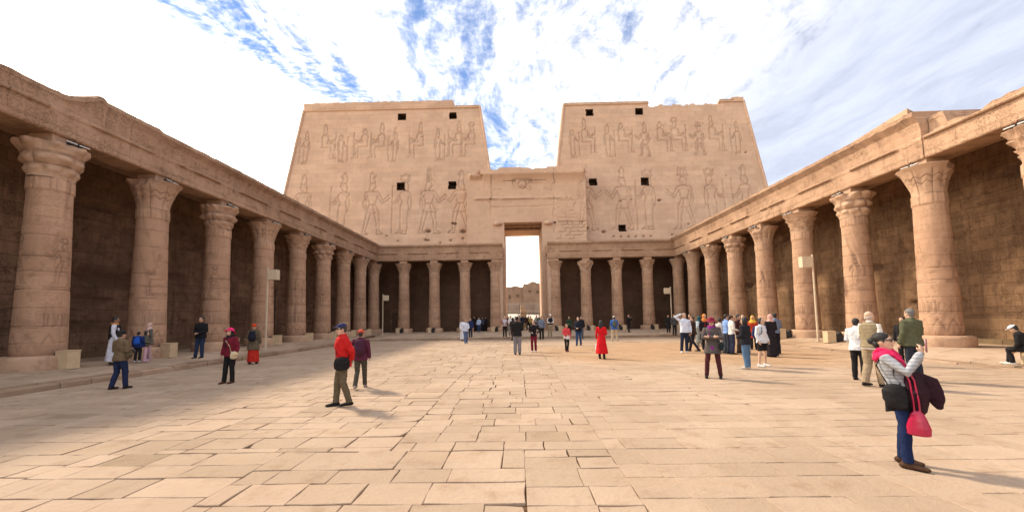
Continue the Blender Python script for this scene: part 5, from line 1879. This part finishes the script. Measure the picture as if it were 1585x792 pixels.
def ex_glasses(c):
    mb = MB(); s = c['s']
    for sx in (-1, 1):
        mb.ell(c['hp']((sx * .034, .096, .006)), np.array((.031, .010, .023)) * s, 12, 6, c['R3'])
        mb.tube([c['hp']((sx * .060, .088, .012)), c['hp']((sx * .080, .03, .012)), c['hp']((sx * .082, -.01, .008))], [(.006 * s)] * 3, 6)
    mb.tube([c['hp']((-.012, .103, .012)), c['hp']((.012, .103, .012))], [.005 * s] * 2, 6)
    attach(c, mb, 'sunglasses', plain('dark_lens', (.01, .01, .012), .15, .6), child=True, vox=False)


def ex_sash(c, col, zt=1.02, zb=.70):
    """garment tied round the waist"""
    mb = MB(); up_, lo_, s = c['up'], c['lo'], c['s']
    rg = []
    for (z, rx, ry) in ((zt, .175, .135), (zt - .05, .20, .155), ((zt + zb) / 2, .20, .165), (zb, .185, .16), (zb + .01, .15, .12)):
        rg.append([lo_((rx * math.cos(a) * (1 + .06 * math.sin(5 * a)), ry * math.sin(a) * (1 + .06 * math.sin(5 * a)), z + .03 * math.sin(2 * a + 1) * (z < zt - .1))) for a in np.linspace(0, 2 * math.pi, 24, endpoint=False)])
    mb.ring_loft(rg)
    attach(c, mb, 'tied_jacket', cmat(col), child=True, wrk=.008)


EXTRA = dict(neckscarf=ex_neckscarf, backpack=ex_backpack, shoulderbag=ex_shoulderbag, handbag=ex_handbag, phone=ex_phone, camera=ex_camera, glasses=ex_glasses, sash=ex_sash)

BLK, NAVY, DEN, WHT, KHA, GRY, BRN, MAR = (.018, .017, .018), (.02, .026, .05), (.06, .11, .22), (.72, .72, .72), (.28, .22, .14), (.25, .26, .28), (.13, .085, .05), (.16, .015, .03)
LBL, RED, PNK, OLV = (.38, .47, .62), (.55, .02, .02), (.70, .03, .14), (.10, .10, .055)

# --- the woman photographing with her phone, nearest the camera
W = person(1403, 719, 519, 97, 'woman in grey striped sweater, pink scarf and sunglasses, leaning back to photograph with a phone', ('phone', 'phone'), 'contra',
           ('sweater', (.42, .44, .47), 'stripe'), ('leggings', (.012, .022, .07)), (.07, .035, .02), 'l', ('bun', (.012, .010, .010)), lean=-.22, hnod=.10, build_=1.04, height=1.57,
           extras=(('glasses',), ('sash', (.008, .008, .010), 1.03, .70)), curl=.9)
up_, lo_, s_, hp_ = W['up'], W['lo'], W['s'], W['hp']
mb = MB()                                                    # pink scarf wrapped round the neck, ends over the shoulder
for k, (r_, z_, th_) in enumerate(((.105, 1.455, .040), (.125, 1.415, .038), (.095, 1.49, .030))):
    pts = [up_((r_ * math.cos(a) * 1.1, r_ * math.sin(a) * .95 - .01, z_ + .02 * math.sin(2 * a + k) - .03 * max(0, math.sin(a)))) for a in np.linspace(0, 2 * math.pi, 20)]
    mb.tube(pts, [(th_ * s_, th_ * .8 * s_)] * 20, 9)
mb.tube([up_((.09, .08, 1.42)), up_((.12, .145, 1.33)), up_((.10, .17, 1.22))], [(.06 * s_, .022 * s_), (.055 * s_, .02 * s_), (.03 * s_, .015 * s_)], 10, flat=(0, 1, 0))
attach(W, mb, 'scarf', cmat((.62, .02, .10), .75), child=True, wrk=.012)
mb = MB()                                                    # glossy pink bag on a long strap
cb_ = lo_((.17, .16, .60))
rg = []
for (z, a_, b_) in ((-.145, .07, .04), (-.135, .10, .052), (-.06, .105, .055), (.03, .08, .05), (.10, .055, .035), (.13, .03, .022)):
    rg.append([cb_ + np.array([b_ * math.cos(q), a_ * math.copysign(abs(math.sin(q)) ** .7, math.sin(q)), z]) for q in np.linspace(0, 2 * math.pi, 18, endpoint=False)])
mb.ring_loft(rg)
for o_ in (-.022, .022):
    mb.tube([cb_ + [0, o_, .11], cb_ + [.01, .0 + o_, .24], up_((.17, .17 + o_, 1.08)), up_((.16, .15 + o_, 1.22)), up_((.14, .08 + o_, 1.36)), up_((.10, -.02 + o_, 1.47)), up_((.10, -.12, 1.36))], [(.018 * s_, .009 * s_)] * 7, 8)
attach(W, mb, 'handbag', cmat((.42, .01, .055), kind='gloss'), 'glossy pink bag hanging on a long strap from the foreground woman', 'bag')
mb = MB()                                                    # black quilted bag on the hip behind
cb_ = lo_((.185, -.03, .92))
rg = []
for (z, a_, b_, yo) in ((-.16, .03, .02, .03), (-.13, .085, .045, .02), (-.05, .115, .06, 0), (.04, .11, .06, -.01), (.10, .085, .045, 0), (.13, .035, .02, .01)):
    rg.append([cb_ + np.array([b_ * math.cos(q), a_ * math.sin(q) + yo, z]) for q in np.linspace(0, 2 * math.pi, 18, endpoint=False)])
mb.ring_loft(rg)
mb.tube([cb_ + [0, .06, .13], up_((.19, .02, 1.16)), up_((.16, .06, 1.33)), up_((.14, -.01, 1.46)), up_((.15, -.12, 1.32)), cb_ + [0, -.06, .12]], [(.014 * s_, .007 * s_)] * 6, 8)
attach(W, mb, 'shoulder_bag', cmat(BLK, .7), 'black quilted shoulder bag on the hip of the foreground woman', 'bag', wrk=.006)
mb = MB()                                                    # dark coat held over the forearm, hanging out in front
mb.tube([lo_((-.05, .16, 1.16)), lo_((-.06, .27, 1.08)), lo_((-.06, .29, .98)), lo_((-.06, .33, .87)), lo_((-.06, .34, .78))], [(.045, .055), (.06, .085), (.055, .09), (.04, .07), (.02, .03)], 12, flat=(0, .4, .9))
mb.tube([lo_((.0, .12, 1.10)), lo_((.02, .16, .95)), lo_((.02, .15, .74))], [(.14, .09), (.16, .11), (.12, .08)], 12, flat=(0, 1, 0))
attach(W, mb, 'folded_coat', cmat((.03, .012, .018)), 'dark folded coat draped over the forearm of the foreground woman', 'coat', wrk=.01)
mb = MB()
wp = (W['wr'][0][2] + W['wr'][1][2]) / 2 + np.array([0, .055, .10]) * s_
mb.box(-.04, .04, -.006, .006, -.076, .076)
mb.v = [(p[0] + wp[0], p[1] + wp[1], p[2] + wp[2]) for p in mb.v]
attach(W, mb, 'phone', plain('mauve_case', (.35, .14, .17), .3, .5), 'mauve phone held up in both hands by the foreground woman', 'phone', vox=False)

# --- left part of the court
person(529, 628, 500, 262, 'man in bright red jacket and dark cap strolling left with hands behind his back', ('back', 'back'), 'step', ('puffer', RED), ('trousers', (.13, .105, .065)), BLK, 'l',
       ('short', (.05, .04, .035)), ('cap', (.03, .035, .10)), lean=.03, build_=1.04, extras=(('shoulderbag', BLK, 'black messenger bag at the hip of the man in red', -1, .92, None, 1.15), ('glasses',)))
person(557, 601, 510, 12, 'person in red knitted hat and dark jacket walking behind the man in red', ('down', 'hip'), 'walk', ('jacket', (.10, .025, .05)), ('trousers', (.075, .065, .05)), (.35, .3, .25), 'l',
       ('short', (.03, .02, .02)), ('knit', (.55, .08, .05)), extras=(('backpack', (.06, .02, .04), 'dark red backpack on the person in the red knitted hat'),))
person(355, 593, 507, 222, 'woman in maroon jacket and pink hat looking down at the paving', ('down', 'down'), 'contra', ('jacket', MAR), ('trousers', BLK), (.09, .04, .025), 'l', ('bob', (.02, .015, .012)),
       ('sunhat', (.75, .03, .16)), hnod=-.45, lean=.06, extras=(('shoulderbag', (.62, .52, .33), 'cream shoulder bag worn by the woman in the pink hat', -1, .90, None, 1.0, 'cloth', .14), ('neckscarf', (.02, .02, .03))))
person(183, 602, 511, 52, 'person in brown jacket and jeans standing at the kerb with a camera, back turned', ('front', 'front'), 'step', ('jacket', (.17, .12, .07)), ('trousers', (.02, .03, .075)), (.03, .02, .02), 'm', ('short', BLK),
       ('knit', (.02, .02, .02)), hnod=.05, extras=(('camera', 'small camera in the hands of the person in the brown jacket'), ('shoulderbag', (.12, .09, .05), 'brown bag strapped across the person in the brown jacket', 1, 1.0, None, .7)))
person(174, 563, 490, 95, 'man in white robe and dark vest standing beside the second left column', ('down', 'front'), 'stand', ('robe', (.62, .64, .72)), ('trousers', WHT), BLK, 'd', ('short', BLK), None,
       extras=(('neckscarf', (.55, .22, .04)), ('sash', BLK, 1.44, .92)), group='local men in long robes')
person(228, 557, 499, 250, 'woman in pale pink headscarf and grey coat standing with children by a light box', ('front', 'front'), 'stand', ('coat', (.12, .115, .10), .72), ('trousers', (.55, .38, .42)), (.6, .45, .5), 'l', None,
       ('scarf', (.62, .42, .36)), hnod=-.2)
person(212, 560, 519, 20, 'child in black and bright blue jacket standing with back to the camera', ('down', 'down'), 'stand', ('puffer', (.015, .03, .12)), ('trousers', BLK), (.5, .5, .5), 'l', ('short', BLK), height=1.15,
       extras=(('backpack', (.02, .09, .45), 'bright blue backpack on the child'),))
person(224, 559, 519, 100, 'child in grey-green jacket and pink leggings beside the light box', ('front', 'down'), 'stand', ('jacket', (.11, .11, .08)), ('leggings', (.62, .38, .45)), (.6, .4, .5), 'l', ('bob', BLK), height=1.16)
person(309, 554, 490, 215, 'man in black suit jacket and blue trousers standing on the left platform', ('front', 'front'), 'contra', ('jacket', (.014, .015, .018)), ('trousers', (.025, .04, .085)), BLK, 'm', ('short', BLK), build_=1.08)
person(391, 563, 501, 20, 'woman in red headwrap, olive coat and long red skirt walking away', ('down', 'front'), 'step', ('coat', (.13, .10, .065), .62), ('skirt', (.50, .03, .02), .10), BLK, 'm', None, ('knit', (.62, .06, .02)),
       extras=(('backpack', (.015, .018, .03), 'small black backpack on the woman in the red headwrap'),))

# --- centre left
person(716, 527, 493, 150, 'man in long white robe standing just behind the man in pale shirt', ('down', 'front'), 'stand', ('robe', (.72, .74, .80)), ('trousers', WHT), BLK, 'd', ('short', BLK), group='local men in long robes')
person(720.5, 531.5, 494, 165, 'man in pale blue shirt and blue jeans left of the gateway', ('down', 'front'), 'step', ('shirt', (.60, .66, .78)), ('trousers', (.10, .14, .26)), (.2, .2, .25), 'm', ('short', BLK))
person(728, 522, 492, 200, 'person in navy jacket at the right shoulder of the man in pale shirt', ('front', 'down'), 'stand', ('jacket', (.02, .035, .10)), ('trousers', NAVY), BLK, 'm', ('short', BLK))
g0 = 'small group waiting by the column left of the gateway'
person(733, 513, 489.5, 120, 'leftmost person of the small dark group by the column left of the gateway', ('front', 'down'), 'stand', ('jacket', BLK), ('trousers', BLK), BLK, 'm', ('short', BLK), group=g0)
person(737.5, 512, 491, 100, 'woman in black headscarf, second from left in the small group left of the gateway', ('front', 'down'), 'stand', ('robe', (.03, .03, .035)), ('trousers', BLK), BLK, 'm', None, ('scarf', (.03, .03, .03)), group=g0)
person(741, 514, 491, 170, 'man in light blue shirt in the middle of the small group left of the gateway', ('down', 'front'), 'stand', ('shirt', LBL), ('trousers', (.04, .06, .14)), BLK, 'm', ('short', BLK), group=g0)
person(747, 512, 490, 230, 'person in grey top, fourth from left in the small group left of the gateway', ('front', 'down'), 'stand', ('jacket', (.08, .085, .12)), ('trousers', NAVY), BLK, 'm', ('short', BLK), group=g0)
person(752, 512, 490, 260, 'person in dark blue jacket, rightmost of the small group left of the gateway', ('front', 'front'), 'stand', ('jacket', (.025, .03, .06)), ('trousers', BLK), BLK, 'm', ('short', BLK), group=g0)

# --- people in front of the gate
person(781, 521.5, 487, 175, 'person in white and maroon jacket and black trousers at the left side of the gateway', ('front', 'front'), 'stand', ('vest', (.50, .50, .52), (.25, .03, .06)), ('trousers', BLK), BLK, 'l', ('short', (.3, .24, .17)), height=1.72)
person(790, 519, 488.5, 190, 'person in white top next to the one in the maroon-sleeved jacket', ('front', 'down'), 'stand', ('shirt', (.70, .69, .66)), ('trousers', GRY), BLK, 'm', ('short', BLK))
person(793.5, 527, 491, 330, 'person in dark clothes bending beside the black-jacketed man near the gateway', ('down', 'front'), 'walk', ('jacket', (.03, .015, .015)), ('trousers', (.06, .02, .02)), BLK, 'm', ('bob', BLK))
person(800.5, 548.5, 489, 5, 'man in black jacket and grey trousers with his back turned, in front of the gateway', ('front', 'front'), 'stand', ('jacket', BLK), ('wide', (.22, .21, .23)), BLK, 'm', ('short', BLK), build_=1.1,
       extras=(('camera', 'camera held by the man in black jacket and grey trousers'),))
person(826, 544.5, 495, 190, 'woman in black top and dark red trousers facing the camera near the gateway', ('front', 'hip'), 'stand', ('sweater', (.02, .015, .018)), ('trousers', (.17, .015, .03)), (.6, .6, .6), 'l', ('bob', (.035, .015, .01)))
person(838, 525.5, 488, 182, 'man in grey-blue pullover and black trousers walking out of the gateway', ('front', 'down'), 'step', ('sweater', (.17, .20, .27)), ('trousers', BLK), BLK, 'm', ('short', BLK))
person(852, 520.5, 486, 175, 'man in white cap and black vest with khaki trousers at the right gate jamb', ('front', 'front'), 'contra', ('vest', BLK, (.68, .68, .66)), ('trousers', KHA), BLK, 'm', ('short', BLK), ('cap', (.75, .74, .70)))
gg = 'crowd packed in the gateway'
crowd = [(786, 'black', BLK, (.2, .15, .1)), (797, 'white', (.62, .6, .56), BLK), (804, 'beige', (.45, .36, .24), KHA), (808, 'navy', NAVY, BLK), (813, 'dark brown', (.07, .035, .02), KHA), (817, 'charcoal', (.05, .05, .055), BLK), (821, 'yellow-beige', (.50, .36, .12), BLK),
         (830, 'pale grey', (.5, .5, .5), NAVY), (834, 'olive', OLV, BLK), (843, 'white', (.68, .67, .64), GRY), (846, 'dark blue', (.02, .04, .12), BLK)]
for k, (u_, cn_, c1_, c2_) in enumerate(crowd):
    yy = 45.2 + (k * 1.7) % 4.4
    d = ray(u_, 500); t_ = yy / d[1]
    hh = random.choice([('short', BLK), ('short', (.04, .03, .02)), ('bob', BLK), ('fringe', (.4, .38, .36))])
    hatt = random.choice([None, None, ('cap', (.6, .58, .52)), ('sunhat', (.55, .48, .36)), ('knit', (.3, .04, .03))])
    side_ = ['far left', 'left', 'left', 'middle', 'middle', 'middle', 'middle', 'right', 'right', 'far right', 'far right'][k]
    person(u_, 0, 0, random.uniform(150, 210), 'person in %s top in the %s of the crowd packed in the gateway' % (cn_, side_), ('front', random.choice(['front', 'down'])), 'stand', ('jacket', c1_), ('trousers', c2_), BLK, random.choice('lm'), hh, hatt,
           xyz=(d[0] * t_, yy), height=random.uniform(1.62, 1.8), group=gg)

# --- right of the gateway
person(877, 544, 505, 160, 'girl in red and white top and black leggings right of the gateway', ('front', 'down'), 'step', ('sweater', (.62, .07, .08)), ('leggings', BLK), (.12, .01, .01), 'l', ('bob', (.12, .02, .015)), extras=(('sash', (.7, .68, .68), 1.0, .80),), height=1.45)
person(881, 519, 489.5, 185, 'man in dark green jacket standing behind the girl in red and white', ('front', 'down'), 'step', ('jacket', (.025, .05, .03)), ('trousers', BLK), BLK, 'm', ('short', BLK))
person(895.5, 534.5, 490, 195, 'woman in black jacket and blue jeans walking toward the camera', ('front', 'front'), 'step', ('puffer', (.015, .018, .03)), ('trousers', (.035, .07, .17)), BLK, 'l', ('long', BLK))
person(899.5, 524, 489, 170, 'man in black jacket and grey trousers right behind the woman in blue jeans', ('down', 'down'), 'stand', ('jacket', (.02, .018, .02)), ('trousers', (.12, .12, .15)), BLK, 'm', ('short', BLK))
person(931.5, 555, 495.5, 15, 'woman in long bright red dress with long black hair, back turned', ('front', 'down'), 'stand', ('dress', (.62, .012, .018), .24), ('leggings', BLK), BLK, 'l', ('long', BLK),
       extras=(('handbag', (.75, .76, .78), 'white carrier bag in the hand of the woman in red dress', -1, 1.1),))
person(951, 528, 489, 350, 'man in white cap and blue jacket with backpack and khaki trousers, back turned', ('front', 'front'), 'apart', ('puffer', (.04, .13, .42)), ('trousers', (.55, .45, .30)), (.5, .45, .4), 'l', ('short', BLK), ('cap', (.78, .78, .76)), build_=1.08,
       extras=(('backpack', (.09, .10, .09), 'grey-green backpack on the man in the blue jacket'),))
person(973, 514, 487, 130, 'man in black photographing on the platform right of the gateway', ('phone', 'phone'), 'step', ('jacket', BLK), ('trousers', BLK), BLK, 'm', ('fringe', (.3, .28, .25)), extras=(('phone', 'phone held up by the man in black on the platform'),))

# --- the guided group on the right
gr = 'guided group standing on the right of the court'
person(1034.5, 515, 487, 170, 'person in black at the far left back of the guided group', ('down', 'down'), 'stand', ('coat', BLK), ('trousers', BLK), BLK, 'm', ('short', BLK), group=gr)
person(1044, 519, 486, 160, 'person in dark grey jacket standing behind the man with hand on his head', ('down', 'down'), 'stand', ('jacket', (.06, .06, .065)), ('trousers', BLK), BLK, 'm', ('short', BLK), group=gr)
person(1061, 545.5, 484, 175, 'heavy man in pale blue shirt with a hand on top of his head', ('head', 'down'), 'contra', ('shirt', (.62, .68, .80)), ('trousers', (.02, .028, .055)), (.65, .64, .62), 'l', ('short', (.25, .2, .15)), build_=1.15, group=gr)
person(1074, 544, 489, 290, 'person in dark clothes stepping sideways behind the man in pale blue shirt', ('front', 'down'), 'walk', ('jacket', (.05, .028, .022)), ('trousers', (.02, .02, .028)), BLK, 'l', ('short', (.08, .04, .02)), group=gr)
person(1069, 530, 486, 200, 'person with dark red top at the back of the guided group', ('down', 'down'), 'stand', ('jacket', (.07, .012, .015)), ('trousers', BLK), BLK, 'm', ('short', BLK), group=gr)
person(1083.5, 536, 489, 20, 'woman in teal headscarf and grey robe with a pale backpack', ('down', 'front'), 'stand', ('robe', (.20, .21, .20), .2), ('trousers', GRY), (.5, .45, .4), 'm', None, ('scarf', (.02, .09, .11)), group=gr,
       extras=(('backpack', (.42, .50, .55), 'pale blue-grey backpack on the woman in the teal headscarf'),))
person(1092, 541, 485.5, 150, 'woman in orange headscarf and black clothes in the guided group', ('down', 'front'), 'stand', ('coat', (.022, .018, .022), .5), ('trousers', BLK), BLK, 'm', None, ('scarf', (.60, .20, .05)), group=gr, extras=(('neckscarf', (.3, .015, .03)),))
person(1105, 585, 491, 183, 'woman in dark pink hat, purple top and open grey coat with folded arms', ('crossed', 'crossed'), 'apart', ('coat', (.10, .085, .08), .70), ('leggings', (.075, .022, .026)), (.012, .012, .012), 'l', ('bob', BLK), ('sunhat', (.22, .02, .05)),
       extras=(('glasses',), ('neckscarf', (.28, .03, .24)), ('shoulderbag', (.018, .03, .035), 'black belt bag at the waist of the woman with folded arms', -1, .93, None, 1.0, 'cloth', .12), ('sash', (.20, .02, .20), .93, .74)), group=gr)
person(1116, 546, 492, 10, 'person in white shawl at the left elbow of the man in blue shirt', ('down', 'down'), 'stand', ('jacket', (.62, .56, .52)), ('trousers', GRY), BLK, 'm', ('short', BLK), group=gr)
person(1126, 547, 486, 60, 'man in sky blue shirt and dark trousers listening in the guided group', ('front', 'front'), 'stand', ('shirt', (.22, .36, .68)), ('trousers', (.04, .045, .06)), BLK, 'l', ('short', (.03, .02, .015)), group=gr)
person(1134, 548, 487.5, 70, 'man in white shirt and navy trousers listening in the guided group', ('front', 'down'), 'stand', ('shirt', (.72, .70, .66)), ('trousers', (.03, .035, .07)), BLK, 'm', ('short', (.03, .015, .01)), group=gr)
person(1145, 546, 486, 110, 'man in dark maroon shirt near the middle of the guided group', ('front', 'down'), 'stand', ('jacket', (.055, .02, .018)), ('trousers', (.10, .06, .045)), BLK, 'm', ('short', BLK), group=gr, extras=(('backpack', (.28, .18, .11), 'brown backpack on the man in the dark maroon shirt'),))
person(1152, 539, 487, 205, 'balding man with red face behind the woman in black jacket and jeans', ('down', 'down'), 'stand', ('shirt', (.20, .12, .10)), ('trousers', BLK), BLK, 'l', ('fringe', (.2, .15, .1)), group=gr)
person(1156, 571, 490.5, 295, 'woman in black hip-length jacket and flared blue jeans, short black hair', ('down', 'front'), 'contra', ('puffer', (.02, .02, .026)), ('wide', (.10, .18, .30)), (.45, .40, .36), 'l', ('bob', BLK), build_=1.02, group=gr,
       extras=(('handbag', (.02, .02, .022), 'black bag in the hand of the woman in flared jeans', 1, .9),))
person(1167, 541, 488, 185, 'woman in yellow and orange headscarf in the guided group', ('down', 'down'), 'stand', ('coat', (.45, .05, .02), .6), ('trousers', BLK), BLK, 'm', None, ('scarf', (.75, .42, .06)), group=gr)
person(1181, 567, 491.5, 125, 'youth in white jacket and black shorts with a navy backpack', ('down', 'down'), 'apart', ('jacket', (.66, .67, .70)), ('shorts', BLK), (.72, .70, .70), 'l', ('bob', BLK), extras=(('backpack', (.02, .035, .11), 'navy backpack on the youth in white jacket'),), group=gr)
person(1195, 552, 486, 325, 'woman in long black robe and pale pink headscarf at the right of the guided group', ('front', 'down'), 'stand', ('robe', (.022, .018, .022), .06), ('trousers', BLK), BLK, 'm', None, ('scarf', (.62, .36, .30)), group=gr)
person(1202, 547, 484, 330, 'man in blue-grey shirt and dark trousers at the right end of the guided group', ('front', 'down'), 'stand', ('shirt', (.15, .19, .27)), ('trousers', (.02, .02, .03)), BLK, 'd', ('short', BLK), build_=1.1, group=gr)

# --- near right
person(1331, 588, 492, 15, 'person in white top and black trousers behind the man in the khaki vest', ('down', 'front'), 'stand', ('jacket', (.66, .68, .72)), ('trousers', BLK), BLK, 'm', ('short', BLK))
person(1353, 598, 481, 35, 'bald man in khaki vest, white shirt and beige trousers seen from behind', ('down', 'front'), 'step', ('vest', (.26, .21, .13), (.72, .68, .64)), ('wide', (.34, .26, .17)), BLK, 'l', ('fringe', (.5, .45, .4)), hnod=-.35, build_=1.10)
person(1402, 566, 490, 200, 'person in black jacket half hidden behind the man in the green jacket', ('down', 'front'), 'stand', ('jacket', BLK), ('trousers', BLK), BLK, 'm', ('short', BLK))
person(1417, 589, 477, 312, 'grey-haired man in olive green jacket and dark jeans turning to the left', ('front', 'down'), 'stand', ('puffer', (.10, .105, .06)), ('trousers', (.03, .035, .05)), BLK, 'l', ('short', (.16, .15, .14)), build_=1.06)
person(1566, 547, 490, 285, 'man in white cap and black clothes sitting on the light box at the right edge', ('lap', 'lap'), 'sit', ('jacket', BLK), ('trousers', BLK), (.6, .58, .52), 'm', ('short', BLK), ('cap', (.72, .74, .78)), lean=.45, xyz=(15.35, 12.28, ground_z(15.35, 12.3)), height=1.72)


# ---------------------------------------------------------------- fuse every figure and garment into one skin
for (o, vx, wk) in PENDING:
    md = o.modifiers.new('fuse', 'REMESH')
    md.mode = 'VOXEL'
    md.voxel_size = vx
    md.adaptivity = 0.0
    md.use_smooth_shade = True
dg = bpy.context.evaluated_depsgraph_get()
for (o, vx, wk) in PENDING:
    me = bpy.data.meshes.new_from_object(o.evaluated_get(dg))
    n = len(me.vertices)
    if n:
        co = np.empty(n * 3, np.float32); me.vertices.foreach_get('co', co); co = co.reshape(-1, 3)
        no = np.empty(n * 3, np.float32); me.vertices.foreach_get('normal', no); no = no.reshape(-1, 3)
        d = np.zeros(n)
        if wk > 0:
            sd = sum(map(ord, o.name)) % 50
            fa = np.arctan2(co[:, 1], co[:, 0])
            d = wk * (vnoise(co[:, 0] * 7 + co[:, 1] * 5 + 40, co[:, 2] * 13 + co[:, 1] * 6 + 40, sd, 3, 1.0) * 1.1 - .15 * np.abs(vnoise(co[:, 0] * 18 + 60, co[:, 2] * 26 + co[:, 1] * 18 + 60, sd + 1, 2, 1.0)))
        co = co + no * (d[:, None] + vx * .12)
        me.vertices.foreach_set('co', co.astype(np.float32).reshape(-1))
    old = o.data
    if not me.materials and old.materials: me.materials.append(old.materials[0])
    for p_ in ():
        pass
    me.polygons.foreach_set('use_smooth', [True] * len(me.polygons))
    me.update()
    o.modifiers.clear()
    o.data = me
bpy.context.view_layer.update()
